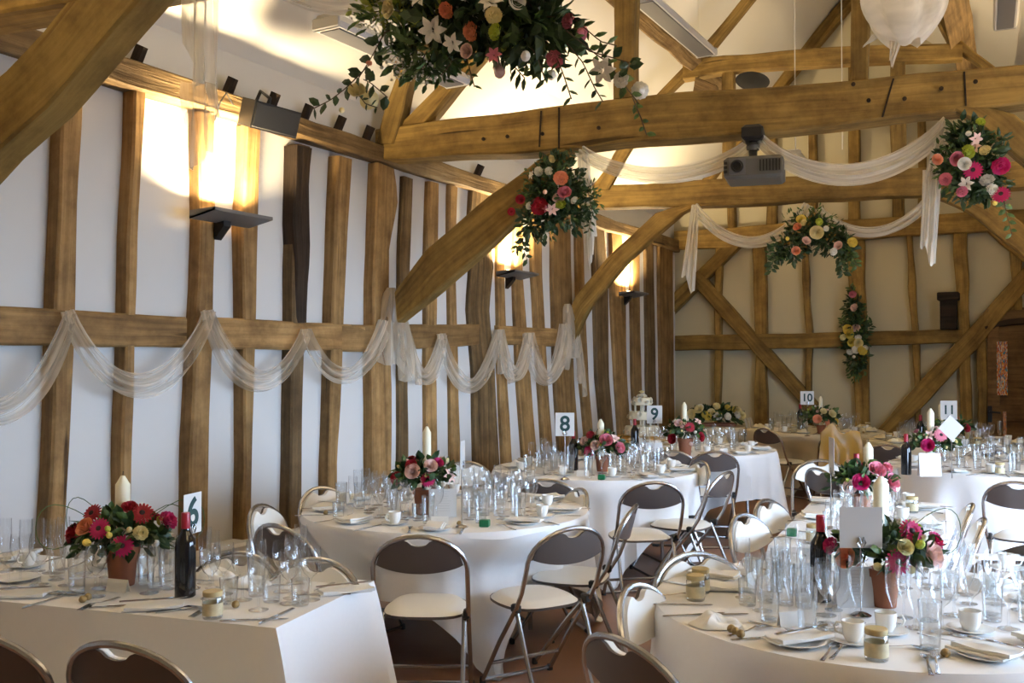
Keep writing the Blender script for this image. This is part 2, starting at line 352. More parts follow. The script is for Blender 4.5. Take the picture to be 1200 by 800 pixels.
# ---- back wall
wb = MB(); wb.add([(XW-.3, YB+.12, 0), (.5, YB+.12, 0), (.5, YB+.12, EZ), (ridge_x(YB), YB+.12, RZ+.1), (XW-.3, YB+.12, EZ)], [(0, 1, 2, 3, 4)])
wbo = obj('wall_back', MB().prism([(XW-.3, YB+.12, 0), (1.9, YB+.12, 0), (1.9, YB+.12, EZ), (ridge_x(YB), YB+.12, RZ+.1), (XW-.3, YB+.12, EZ)], (0, .2, 0)), M['plaster_back']); tag(wbo, kind='structure')
def bw(x, y, d=0): return at_y(x, y, YB-d)
BST = [
 ('stud', [(838, 288), (838, 340), (837, 480), (838, 560)], [(845, 288), (845, 340), (843, 480), (844, 560)], .0),
 ('post', [(881, 285), (884, 380), (886, 556)], [(896, 283), (898, 380), (899, 556)], .0),
 ('stud', [(938, 280), (941, 340), (944, 392), (944, 556)], [(945, 280), (948, 340), (951, 392), (951, 556)], .0),
 ('post', [(991, 278), (996, 340), (1000, 420), (1004, 552)], [(1011, 277), (1013, 340), (1017, 420), (1021, 552)], .0),
 ('stud', [(1061, 274), (1064, 340), (1068, 400), (1074, 548)], [(1069, 274), (1073, 340), (1076, 400), (1082, 548)], .0),
 ('post', [(1117, 270), (1121, 340), (1124, 420), (1128, 546)], [(1132, 268), (1135, 340), (1138, 430), (1142, 546)], .0),
 ('stud', [(1183, 264), (1184, 372)], [(1196, 264), (1199, 372)], .0),
 ('jamb', [(1144, 398), (1146, 545)], [(1156, 398), (1157, 545)], .012),
]
for (nm, a, b, d) in BST:
    timber(nm, [bw(*p, d) for p in a], [bw(*p, d) for p in b], (0, .14, 0), 'oak', wbo, wob=.012)
def btim(nm, a, b, d, mt='oak', dep=.14): timber(nm, [bw(*p, d) for p in a], [bw(*p, d) for p in b], (0, dep, 0), mt, wbo, wob=.008)
btim('rail', [(788, 393.5), (890, 392), (1020, 388), (1128, 385)], [(788, 411), (890, 409.5), (1020, 405), (1128, 402.5)], .012)
btim('wall_plate', [(790, 271), (905, 263), (1040, 254), (1175, 246), (1240, 243)], [(790, 293), (905, 287), (1040, 278), (1175, 270), (1240, 267)], .05)
btim('brace', [(806, 327), (935, 470), (985, 524)], [(820, 318), (952, 466), (1000, 520)], .03)
btim('brace', [(1215, 296), (1130, 390), (1030, 500), (1012, 520)], [(1215, 326), (1145, 408), (1052, 506), (1034, 522)], .03)
btim('brace', [(780, 352), (835, 300), (850, 284)], [(780, 376), (838, 318), (872, 284)], .03)
btim('brace', [(1146, 262), (1176, 290), (1215, 318)], [(1166, 258), (1196, 280), (1215, 296)], .02)
for (x0, x1, top) in ((851, 860, 170), (897, 909, 120), (946, 956, 150), (993, 1006, 60), (1045, 1058, 90), (1075, 1084, 120), (1128, 1140, 150)):
    btim('stud', [(x0, top), (x0+1, 272)], [(x1, top), (x1+1, 272)], 0)
btim('rafter', [(800, 225), (880, 120), (985, 0)], [(812, 240), (895, 132), (1003, 0)], .03)
btim('strut', [(938, 62), (978, 8)], [(946, 64), (986, 12)], .04)
btim('strut', [(1058, 60), (1000, 0)], [(1066, 56), (1012, 0)], .04)
# door in the back wall
dr = link('door_1', None, None, bw(1185, 548, .0)); tag(dr, kind='structure')
def dpart(nm, x0, x1, y0, y1, d, dep, mt, par=dr):
    pts = [bw(x0, y0, d), bw(x1, y0, d), bw(x1, y1, d), bw(x0, y1, d)]; mb = MB().prism(pts, (0, dep, 0))
    mb.g = [(p.z, p.x, p.y) for p in mb.v]
    o = obj(nm, mb, M[mt]); o.parent = par; o.location = -dr.location if par is dr else (0, 0, 0); return o
dz = bw(1160, 376).z
dl = obj('door_leaf', MB().box((0, -.01, 1.12), (1.05, .05, 2.22), bev=.006), M['door'], dr); dr.location = (bw(1157, 500).x+.53, YB+.04, 0)
for xx in (-.455, -.05, .455): obj('stile', MB().box((xx, -.05, 1.12), (.13, .035, 2.2), bev=.006), M['door'], dr)
for zz in (.15, .95, 2.12): obj('door_rail', MB().box((0, -.052, zz), (.8, .03, .2 if zz < 2 else .16), bev=.006), M['door'], dr)
gm, nt, b = new_mat('stained_glass'); vo = N(nt, 'ShaderNodeTexVoronoi', Scale=26.0); rp = N(nt, 'ShaderNodeValToRGB'); sx = N(nt, 'ShaderNodeSeparateColor')
nt.links.new(vo.outputs['Color'], sx.inputs[0]); nt.links.new(sx.outputs[0], rp.inputs[0]); nt.links.new(rp.outputs[0], b.inputs['Base Color'])
ce = rp.color_ramp; ce.interpolation = 'CONSTANT'; ce.elements[0].color = (.45, .12, .03, 1); ce.elements[1].position = .8; ce.elements[1].color = (.02, .22, .30, 1)
for (ps, c) in ((.25, (.55, .45, .35, 1)), (.45, (.30, .03, .02, 1)), (.62, (.6, .28, .05, 1))): e_ = ce.elements.new(ps); e_.color = c
b.inputs['Roughness'].default_value = .15
p0, p1 = bw(1168, 400, .03), bw(1181, 463, .03)
sg = obj('glass_strip', MB().box(((p0.x+p1.x)/2-dr.location.x, -.072, (p0.z+p1.z)/2), (abs(p1.x-p0.x), .02, abs(p0.z-p1.z))), gm, dr); tag(sg, 'narrow stained glass strip in orange, red and blue')
q0, q1 = bw(1174, 482, .03), bw(1181, 515, .03)
obj('glass_strip', MB().box(((q0.x+q1.x)/2-dr.location.x, -.072, (q0.z+q1.z)/2), (abs(q1.x-q0.x)*.6, .02, abs(q0.z-q1.z))), gm, dr)
hp = bw(1160, 485, .05); hx = hp.x-dr.location.x
hb = MB(); hb.box((hx, -.085, hp.z), (.05, .02, .2), bev=.004); hb.tube([(hx, -.09, hp.z+.03), (hx, -.14, hp.z+.03), (hx+.12, -.14, hp.z+.02)], .012, 6)
obj('handle', hb, M['black'], dr)
lt = MB(); 
ob_l = btim('lintel', [(1153, 381), (1170, 374), (1190, 371), (1225, 371)], [(1157, 390), (1170, 383), (1190, 380), (1225, 380)], .03, 'oak_dark')
# dark wooden box standing on the rail
bx0 = bw(1112, 386, .08); bh = 2*.2
wbx = thing('wooden_wall_box', 'dark wooden box with projecting lid standing on the back wall rail', 'box', (bx0.x, YB-.09, bx0.z))
obj('box_body', MB().box((0, 0, .19), (.19, .16, .38), bev=.006), M['oak_dark'], wbx)
obj('box_lid', MB().box((0, -.01, .41), (.25, .2, .1), bev=.01), M['oak_dark'], wbx)

# ---- ceiling: two plaster slopes between the rafters
def slope(side, t0=.16):
    mb = MB(); ys = (Y0, YB+.3)
    xe = [(XW-.22 if side < 0 else right_x(y)+.22) for y in ys]
    a, b_ = V((xe[0], ys[0], EZ)), V((xe[1], ys[1], EZ)); c, d = V((ridge_x(ys[1]), ys[1], RZ)), V((ridge_x(ys[0]), ys[0], RZ))
    return mb.prism([a, b_, c, d], (0, 0, t0))
ce1 = MB(); 
cl = obj('ceiling', slope(-1), M['ceil']); tag(cl, kind='structure')
obj('slope', slope(1), M['ceil'], cl)
# ---- right wall with its open cart doorways (daylight), and the wall behind the camera
def rbox(y0, y1, z0, z1, t=.25):
    return MB().prism([(right_x(y0), y0, z0), (right_x(y1), y1, z0), (right_x(y1), y1, z1), (right_x(y0), y0, z1)], (t, 0, 0))
mbr = MB(); seq = [Y0, *[v for d in DOORWAYS for v in d[:2]], YB+.3]
for i in range(0, len(seq), 2):
    m_ = rbox(seq[i], seq[i+1], 0, 3.6); mbr.add(m_.v, m_.f)
for (a, b_, h) in DOORWAYS:
    m_ = rbox(a, b_, h, 3.6); mbr.add(m_.v, m_.f)
wr = obj('wall_right', mbr, M['plaster']); tag(wr, kind='structure')
for y in (-1.5, -.4, .8, 2.15, 5.05, 5.45, 8.15, 9.2, 10.2, 11.2, 12.2):
    beam('post', (right_x(y)-.07, y, 0), (right_x(y)-.07, y, 3.2), .2, .16, 'oak_post', wr, up=V((1, 0, 0)))
beam('wall_plate', (right_x(Y0)-.08, Y0, 3.2), (right_x(YB)-.08, YB, 3.2), .2, .16, 'oak_rough', wr)
for (a, b_, h) in DOORWAYS: beam('lintel', (right_x(a)-.05, a-.1, h+.08), (right_x(b_)-.05, b_+.1, h+.08), .2, .16, 'oak', wr)
wk = obj('wall_behind', MB().prism([(XW-.3, Y0-.2, 0), (3.2, Y0-.2, 0), (3.2, Y0-.2, EZ), (ridge_x(Y0), Y0-.2, RZ+.1), (XW-.3, Y0-.2, EZ)], (0, .2, 0)), M['plaster_back']); tag(wk, kind='structure')

# ------------------------------------------------------------------ roof trusses
SK = math.tan(math.radians(6))
TY = [2.74, 6.2, 9.66]
class Plane:
    def __init__(s, y): s.p = V((XW, y, 0)); s.n = V((-SK, 1, 0)).normalized()
    def __call__(s, x, y, d=0): return at_plane(x, y, s.p-s.n*d, s.n)
T = [Plane(y) for y in TY]
def ty(i, x): return TY[i]+(x-XW)*SK
def tt(nm, i, a, b, dep, mt, root, d=0, wob=.008):
    t = T[i]; return timber(nm, [t(*p, d) for p in a], [t(*p, d) for p in b], t.n*dep, mt, root, wob=wob)
tr1 = link('roof_truss', None, None); tag(tr1, 'oak roof truss whose long tie beam carries the projector', 'roof truss')
tie1 = tt('tie_beam', 1, [(440, 150), (498, 143), (655, 124), (720, 115), (800, 108), (960, 97), (1200, 75), (1330, 63), (1420, 55)], [(440, 188), (470, 185.5), (618, 178), (720, 168), (800, 163), (960, 149), (1115, 130), (1200, 121), (1330, 108), (1420, 99)], .24, 'oak', tr1, wob=.006)
tt('brace', 1, [(661, 174), (640, 180), (575, 228), (500, 292), (462, 340)], [(668, 180), (652, 205), (600, 262), (515, 338), (466, 378)], .14, 'oak', tr1, d=.0)
tt('brace', 1, [(1118, 128), (1150, 145), (1200, 190), (1260, 255)], [(1130, 122), (1185, 128), (1250, 180), (1300, 235)], .14, 'oak', tr1)
tt('queen_post', 1, [(719, 116), (719, -60)], [(742, 113), (744, -60)], .16, 'oak', tr1, d=-.03)
tt('queen_post', 1, [(995, 95), (996, -60)], [(1018, 93), (1021, -60)], .16, 'oak', tr1, d=-.03)
tt('rafter', 1, [(464, 149), (505, 108), (555, 55), (640, -60)], [(496, 145), (540, 92), (585, 40), (680, -60)], .16, 'oak', tr1, d=-.04)
tt('strut', 1, [(441, 168), (450, 130), (466, 84), (480, 50)], [(460, 168), (471, 130), (478, 95), (500, 50)], .13, 'oak', tr1, d=.02)
tt('rafter', 1, [(1180, -60), (1330, 90)], [(1215, -60), (1340, 60)], .16, 'oak', tr1, d=-.04)
# pegs, a scarf joint and iron straps on the tie beam
for (x, y) in ((567, 163), (595, 160), (636, 157), (702, 150), (1018, 118), (1060, 116), (1103, 104), (1143, 96), (1000, 99)):
    p = T[1](x, y, .012); o = obj('peg', MB().lathe([(0, .0), (.013, .0), (.014, .012), (.0, .016)], 10, close=False), M['oak_dark'], tr1); o.location = p; o.rotation_euler = (math.pi/2, 0, math.radians(6))
for (a, b) in (((655, 126), (655, 174)), ((1047, 92), (1034, 137)), ((1130, 84), (1132, 124)), ((634, 130), (632, 172))):
    p, q = T[1](*a, .006), T[1](*b, .006); obj('joint_line', MB().tube([p, q], .006, 6), M['oak_dark'], tr1)
tr2 = link('roof_truss', None, None); tag(tr2, 'oak roof truss whose collar is near the back gable', 'roof truss')
tt('tie_beam', 2, [(655, 221), (695, 218), (840, 210), (950, 205), (1080, 196), (1250, 184)], [(655, 246), (695, 243.5), (840, 241), (950, 234.5), (1080, 228), (1250, 217)], .22, 'oak', tr2)
tt('brace', 2, [(812, 238), (770, 248), (715, 298), (672, 348), (664, 372)], [(830, 240), (806, 243), (735, 306), (690, 358), (672, 398)], .14, 'oak', tr2)
tt('brace', 2, [(1085, 226), (1140, 250), (1200, 300), (1230, 330)], [(1110, 224), (1160, 232), (1230, 285), (1250, 310)], .14, 'oak', tr2)
tt('collar', 2, [(800, 72), (850, 64), (960, 56), (1060, 52), (1128, 50)], [(800, 92), (850, 84), (960, 76), (1060, 71), (1128, 68)], .15, 'oak', tr2)
tt('queen_post', 2, [(845, 80), (846, 214)], [(860, 80), (861, 212)], .13, 'oak', tr2, d=-.02)
tt('queen_post', 2, [(1043, 68), (1044, 200)], [(1062, 68), (1063, 198)], .13, 'oak', tr2, d=-.02)
tt('rafter', 2, [(690, 224), (768, 112), (816, 62), (868, 0), (910, -50)], [(704, 222), (776, 116), (826, 68), (880, 0), (922, -50)], .14, 'oak', tr2, d=-.02)
tt('rafter', 2, [(1075, -20), (1112, 50), (1156, 82), (1230, 150)], [(1090, -30), (1122, 44), (1164, 76), (1238, 140)], .14, 'oak', tr2, d=-.02)
tt('strut', 2, [(700, 222), (720, 180), (745, 140)], [(712, 222), (732, 184), (755, 146)], .1, 'oak', tr2, d=.05)
tt('strut', 2, [(815, 90), (840, 100)], [(812, 108), (840, 116)], .1, 'oak_rough', tr2, d=.05)
tr0 = link('roof_truss', None, None); tag(tr0, 'oak roof truss with a broad smooth curved brace above the wine table', 'roof truss')
tt('brace', 0, [(-110, 180), (0, 86), (50, 34), (88, -14), (170, -100)], [(-110, 290), (0, 174), (50, 132), (110, 62), (170, -8), (230, -80)], .17, 'oak_lit', tr0)
beam('tie_beam', (XW-.05, ty(0, XW)+.1, 3.28), (1.1, ty(0, 1.1)+.1, 3.28), .24, .27, 'oak', tr0)
beam('post', (XW+.02, ty(0, XW)+.05, .45), (XW+.02, ty(0, XW)+.05, 3.13), .26, .2, 'oak_post', tr0, up=V((1, 0, 0)))
for sgn in (-1, 1):
    y = TY[0]+.3
    xa = XW-.1 if sgn < 0 else 1.6
    beam('rafter', (xa, y, 3.35), (ridge_x(y), y+.2, 6.3), .18, .2, 'oak', tr0)
for i_, t_ in enumerate((tr0, tr1, tr2)):
    beam('arcade_post', (1.22-.12*i_, ty(i_, 1.2)+.12, 0), (1.22-.12*i_, ty(i_, 1.2)+.12, 3.4), .24, .24, 'oak_post', t_, up=V((1, 0, 0)))
beam('tie_end', (.4, ty(2, .4)+.1, 3.36), (1.2, ty(2, 1.2)+.1, 3.36), .2, .22, 'oak', tr2)
# purlins along the roof
pu = link('purlin', None); 
def purlin(px_far, Xo, zo, lab, name='purlin'):
    pass
p2 = T[2](812, 82, .05)
bpu = obj('purlin', timber_mb([V((p2.x, Y0, p2.z)), V((p2.x-.05, YB, p2.z))], [V((p2.x+.13, Y0, p2.z+.1)), V((p2.x+.08, YB, p2.z+.1))], (-.1, 0, .13), .012, .012, 77, .4), M['oak_rough'], cl, smooth=True)
p3 = T[2](1108, 58, .05)
obj('purlin', timber_mb([V((p3.x+.2, Y0, p3.z)), V((p3.x, YB, p3.z))], [V((p3.x+.3, Y0, p3.z+.12)), V((p3.x+.12, YB, p3.z+.12))], (.08, 0, .12), .012, .012, 78, .4), M['oak_rough'], cl, smooth=True)
bpy.data.objects.remove(pu)
# ------------------------------------------------------------------ wall uplighters (real lamps)
def uplighter(p, yaw, label):
    t = thing('wall_uplighter', label, 'wall light', p, yaw, 'wall uplighters')      # local +x points away from the wall
    mb = MB(); w, d, h = .25, .2, .07
    # open trough: sloping front, two triangular ends, bottom lip
    mb.add([(0, -w, 0), (0, w, 0), (d, w, h*.55), (d, -w, h*.55), (0, -w, .012), (0, w, .012), (d-.01, w, h*.55+.012), (d-.01, -w, h*.55+.012)],
           [(0, 1, 2, 3), (7, 6, 5, 4), (0, 3, 7, 4), (1, 5, 6, 2), (3, 2, 6, 7), (0, 4, 5, 1)])
    for s in (-1, 1): mb.prism([(0, s*w, 0), (d, s*w, h*.55), (d, s*w, h*.55+.02), (0, s*w, .05)], (0, -s*.008, 0))
    mb.box((d-.004, 0, h*.55+.01), (.008, 2*w, .02))
    obj('trough', mb, M['sconce'], t)
    obj('bracket', MB().prism([(-.02, -.03, -.1), (.06, -.03, -.02), (.06, -.03, .02), (-.02, -.03, .05)], (0, .06, 0)), M['black'], t)
    tb = MB().tube([(.09, -.19, .055), (.09, .19, .055)], .012, 8)
    em, nt, b = new_mat('lamp_tube_glow'); b.inputs['Emission Color'].default_value = (1, .66, .28, 1); b.inputs['Emission Strength'].default_value = 20
    obj('lamp_tube', tb, em, t, smooth=True)
    l = bpy.data.lights.new('uplighter_lamp', 'AREA'); l.shape = 'RECTANGLE'; l.size = .12; l.size_y = .4; l.energy = LAMP_W; l.color = (1, .77, .44); l.spread = math.radians(150)
    lo = link('uplighter_lamp', l, t, (.1, 0, .1)); lo.rotation_euler = (math.pi, 0, 0)
    return t
def on_wall(x, y): return at_x(x, y, XW+.02)
uplighter(at_x(258, 262, XW+.03), 0, 'grey wedge uplighter on the left wall under the loudspeaker')
uplighter(at_x(596, 326, XW+.03), 0, 'grey wedge uplighter on the left wall beside the bark-edged post')
uplighter(at_x(734, 348, XW+.03), 0, 'grey wedge uplighter on the left wall nearest the back corner')
for y in (1.5, 5.25, 9.7): uplighter((right_x(y)-.16, y, 2.75), math.pi, 'grey wedge uplighter high on the doorway wall')
uplighter((XW+.03, 1.1, 2.4), 0, 'grey wedge uplighter on the left wall out by the empty bays')

# ------------------------------------------------------------------ folding chair
def lens_mb(y_off, th, sx=1.0):
    """oval back panel with the hand-hold notch, in the x-z plane, leaning with the frame"""
    mb = MB(); n = 24; vs = []; fs = []
    def pt(u, top):
        a = max(0, 1-u*u)
        zt = .68+.128*math.sqrt(a); zb = .685-.038*a**.8
        if abs(u) < .26: zt -= .034*math.sqrt(max(0, 1-(u/.26)**2))
        z = zt if top else zb; return z
    for i in range(n+1):
        u = -1+2*i/n; x = u*.196*sx
        for k in range(4):
            z = pt(u, 0)+(pt(u, 1)-pt(u, 0))*k/3
            yb = -.145-(z-.45)*.26-.028*(1-u*u)
            bul = th*.5*math.sin(math.pi*(k+.6)/4.2)*(1-u*u)
            vs.append((x, yb+y_off, z)); vs.append((x, yb+y_off+th+bul, z))
    for i in range(n):
        for k in range(3):
            a = (i*4+k)*2; b = ((i+1)*4+k)*2
            fs.append((a, b, b+2, a+2)); fs.append((a+1, a+3, b+3, b+1))
        a = i*8; b = a+8
        fs.append((a, a+1, b+1, b)); fs.append((a+6, b+6, b+7, a+7))
    return mb.add(vs, fs)
def arch(z): return -.145-(z-.45)*.26
def make_chair():
    t = thing('folding_chair', 'x', 'chair')
    # main tube: front feet -> up past the seat -> over the back
    L = [V((.20, .235, .012)), V((.205, .06, .25)), V((.21, -.10, .44)), V((.212, -.150, .52)), V((.212, arch(.64), .64))]
    top = [V((.212*math.cos(a), arch(.665+.155*math.sin(a)), .665+.155*math.sin(a))) for a in [math.pi*k/14 for k in range(15)]]
    # arch bows backwards at the middle
    top = [V((p.x, p.y-.03*(1-(p.x/.212)**2), p.z)) for p in top]
    R = [V((-p.x, p.y, p.z)) for p in reversed(L)]
    obj('back_frame', MB().tube(L+top+R, .0112, 8), M['chrome'], t, smooth=True)
    # rear legs: a U whose bottom lies on the floor
    rl = [V((.188, -.06, .43)), V((.19, -.17, .18)), V((.19, -.235, .05)), V((.175, -.25, .018)), V((.15, -.252, .0125))]
    obj('rear_leg_frame', MB().tube(rl+[V((-p.x, p.y, p.z)) for p in reversed(rl)], .011, 8), M['chrome'], t, smooth=True)
    obj('cross_bar', MB().tube([(.202, .155, .12), (-.202, .155, .12)], .009, 6), M['chrome'], t, smooth=True)
    obj('cross_bar', MB().tube([(.20, .235, .016), (-.20, .235, .016)], .010, 6), M['chrome'], t, smooth=True)
    def seat(u, v, top):
        x = (u*2-1); y = (v*2-1); k = 1-.10*max(0, y)
        # superellipse outline
        e = 3.2; r = (abs(x)**e+abs(y)**e)**(1/e); m = max(abs(x), abs(y)); s = m/r if r > 1e-6 else 1
        X, Y = x*s*.195*k, .085+y*s*.2
        dome = (1-min(1, m)**4)
        return (X, Y, (.426+.030*dome**.4) if top else .425-.004*dome)
    mb = MB().grid(lambda u, v: seat(u, v, True), 12, 12)
    st = obj('seat', mb, M['vinyl'], t, smooth=True, fix=False)
    mb2 = MB(); ring = []
    for i in range(36):
        a = 2*math.pi*i/36; c, s_ = math.cos(a), math.sin(a); e = 3.2; r = (abs(c)**e+abs(s_)**e)**(-1/e)
        ring.append((c*r*.197*(1-.1*max(0, s_*r)), .085+s_*r*.202))
    vs = [(x, y, .414) for x, y in ring]+[(x, y, .427) for x, y in ring]
    mb2.add(vs, [tuple(range(35, -1, -1))]+[(i, (i+1) % 36, 36+(i+1) % 36, 36+i) for i in range(36)])
    sp = obj('seat_pan', mb2, M['shell'], t)
    obj('back_shell', lens_mb(-.010, .008), M['shell'], t, smooth=True)
    obj('back_pad', lens_mb(.002, .016, .985), M['vinyl'], t, smooth=True)
    for s in (-1, 1):
        obj('pivot', MB().box((s*.2, -.08, .435), (.03, .05, .04), bev=.006), M['black'], t)
        obj('foot', MB().lathe([(.015, 0), (.016, .01), (.0145, .03)], 8, (s*.20, .235, 0)), M['rubber'], t)
        obj('rear_foot', MB().box((s*.14, -.252, .011), (.06, .028, .022), bev=.006), M['rubber'], t)
    return t
CH0 = make_chair(); CHN = [0]; CHPOS = []
def chair(px, py, face, label, z=.822):
    p = at_z(px, py, z)
    if len(face) == 3: d = V((face[0]-p.x, face[1]-p.y, 0))
    else: d = V((face[0], face[1], 0))
    d.normalize()
    o = CH0 if CHN[0] == 0 else copy_tree(CH0); CHN[0] += 1
    loc = V((p.x, p.y, 0))+d*.27
    o.location = (loc.x, loc.y, 0); o.rotation_euler = (0, 0, math.atan2(d.y, d.x)-math.pi/2)
    tag(o, label, 'chair', 'folding chairs at the dining tables'); CHPOS.append((loc, d)); return o

TB = (-2.985, 4.805, 0); T8 = (-3.056, 7.139, 0); T9 = (-2.918, 9.159, 0); T10 = (-2.36, 12.25, 0); TD = (-.27, 8.79, 0); T11 = (-.80, 11.2, 0); T7 = (-.50, 3.64, 0)
d6 = V((1.1, .19, 0)).normalized(); n6 = V((-d6.y, d6.x, 0)); c6 = V((-2.14, 2.42, 0))      # near right corner of the oblong table
dC = V((-.115, 1.72, 0)).normalized(); nC = V((dC.y, -dC.x, 0)); cC = V((-1.09, 4.56, 0))
chair(135, 754, (n6.x, n6.y), 'brown-backed folding chair tucked to the long side of the oblong wine table, below the flowers')
chair(-30, 742, (n6.x, n6.y), 'brown-backed folding chair at the oblong wine table, cut off by the table end')
chair(322, 615, TB, 'grey-backed folding chair between the oblong wine table and the first round table')
chair(302, 592, (.95, .28), 'cream folding chair by the wall seen almost edge-on behind a grey-backed chair')
chair(373, 571, (1, -.12), 'folding chair with chrome loop against the dwarf wall at the first round table')
chair(545, 541, TB, 'white-fronted folding chair behind the flowers of the first round table')
chair(490, 628, TB, 'brown-backed folding chair drawn up to the first round table beside its hanging cloth corner')
chair(673, 618, TB, 'grey-backed folding chair right of the hanging cloth corner of the first round table')
chair(374, 655, (-n6.x, -n6.y), 'cream-fronted folding chair behind the napkin at the free end of the oblong table')
chair(284, 648, (-n6.x, -n6.y), 'cream-fronted folding chair behind the clustered glasses of the oblong table')
chair(640, 562, T8, 'dark grey-backed folding chair squeezed between the first round table and table eight')
chair(682, 573, TB, 'beige-fronted folding chair facing the first round table, in front of table eight')
chair(767, 565, T8, 'grey-backed folding chair standing square to table eight with its white seat showing')
chair(745, 592, (-1, -.22), 'cream folding chair turned sideways in the gap beside table eight')
chair(787, 528, T9, 'dark-backed folding chair half hidden by the glasses of table eight')
chair(838, 529, T9, 'dark-backed folding chair drawn up to table nine')
chair(824, 541, (-.8, -.75), 'cream-fronted folding chair between table eight and table nine')
chair(853, 553, (-1, .12), 'folding chair seen side-on with crossed chrome legs, right of table eight')
chair(868, 603, (1, -.22), 'white folding chair edge-on at the corner of the oblong table with a green box')
chair(895, 586, (1, -.22), 'white folding chair edge-on halfway along the oblong table with a green box')
chair(812, 648, (.62, -.55), 'white-fronted folding chair with hand slot, facing the table with the tall menu card')
chair(740, 686, (.95, -.05), 'white folding chair edge-on in the aisle beside the table with the menu card')
chair(722, 747, T7, 'brown-backed folding chair pulled up to the table with the menu card')
chair(957, 549, (.75, .8), 'grey-backed folding chair at the far end of the oblong table with a green box')
chair(962, 539, (.2, -1), 'white-fronted folding chair behind a grey-backed one near table ten')
chair(1140, 591, (-1, -.1), 'chrome folding chair seen side-on against the white cloth of the round table before table eleven')
chair(1154, 608, (-1, -.1), 'chrome folding chair seen side-on, with white seat, beside the oblong table with a green box')
chair(1192, 565, (.15, 1), 'grey-backed folding chair with white seat at the round table before table eleven')
chair(895, 502, (.6, 1), 'dark folding chair left of table ten')
gold_ch = chair(985, 507, T10, 'dark folding chair with gold cloth on it, before table ten')
chair(1040, 521, T11, 'dark-backed folding chair left in front of table eleven behind a wine bottle')
chair(1158, 525, T11, 'dark-backed folding chair in front of table eleven behind the glasses')

# ------------------------------------------------------------------ tables and cloths
TZ = .745
def in_chair(x, y, z, skip=False):
    for (p, d) in CHPOS[10:] if skip else CHPOS:
        dx, dy = x-p.x, y-p.y
        if abs(dx) > .5 or abs(dy) > .5: continue
        ly = dx*d.x+dy*d.y; lx = dx*d.y-dy*d.x
        if abs(lx) < .235 and -.4 < ly < .315 and z < .60: return True
    return False
def tuck(cx, cy, ca, sa, out, z):
    """the cloth falls behind the seat of a chair that stands against it"""
    if z > .6: return out
    o = out
    for k in range(16):
        if not in_chair(cx+o*ca, cy+o*sa, z): return o
        o -= .02
    return out
def round_table(c, r, label, cl_label, rot, s=1.2, mat='cloth', seed=0):
    t = thing('round_table', label, 'table', (c[0], c[1], 0), 0, 'round banquet tables')
    obj('tabletop', MB().lathe([(0, .705), (r-.015, .705), (r-.005, .712), (r-.005, .733), (r-.015, .738), (0, .738)], 40, close=False), M['oak'], t)
    for k in range(4):
        a = rot+math.pi/4+k*math.pi/2
        obj('leg', MB().tube([(.5*math.cos(a), .5*math.sin(a), .705), (.53*math.cos(a), .53*math.sin(a), 0)], .014, 8), M['chrome'], t, smooth=True)
    mb = MB(); na, nr = 120, 18; rr = random.Random(seed); ph = [rr.uniform(0, 6.28) for _ in range(5)]
    vs = []; fs = []; prof = [(0, 0), (.5, 0), (.9, 0)]; cols = []; push = []
    for i in range(na):
        a = 2*math.pi*i/na; la = a-rot; R = s/max(abs(math.cos(la)), abs(math.sin(la))); R = min(R, s*1.36); drop = R-r
        corner = max(0, (drop-.42)/.4)
        w = .6*math.sin(9*a+ph[0])+.45*math.sin(15*a+ph[1])+.3*math.sin(23*a+ph[2])
        ca, sa = math.cos(a), math.sin(a); col = []; need = 0
        for j in range(nr+1):
            L = j/nr*drop; z = TZ-max(0, L-.008)*.975
            out = r+.008*min(1, L/.02)+L*(.07+.085*w)+.10*corner*L
            if z < .006: out += (.006-z)*.9; z = .006+.004*(1+math.sin(a*30))
            col.append((out, z)); need = max(need, out-tuck(c[0], c[1], ca, sa, out, z))
        cols.append((ca, sa, col)); push.append(need)
    sm = [max(push[(i+k) % na] for k in (-1, 0, 1)) for i in range(na)]
    sm = [sum(sm[(i+k) % na] for k in range(-3, 4))/7 for i in range(na)]
    for i, (ca, sa, col) in enumerate(cols):
        for (k, z) in prof: vs.append((r*k*ca, r*k*sa, TZ))
        for (out, z) in col:
            q = min(1, max(0, (TZ-.02-z)/.24)); q = q*q*(3-2*q); o_ = out-max(sm[i], 0)*q
            vs.append((o_*ca, o_*sa, z))
    m = len(prof)+nr+1
    for i in range(na):
        j = (i+1) % na
        for k in range(m-1):
            if k == 0: fs.append((i*m, i*m+1, j*m+1))
            else: fs.append((i*m+k, i*m+k+1, j*m+k+1, j*m+k))
    mb.add(vs, fs)
    co = obj('tablecloth', mb, M[mat], None, smooth=True, fix=True); co.location = (c[0], c[1], 0); tag(co, cl_label, 'tablecloth', 'tablecloths')
    return t
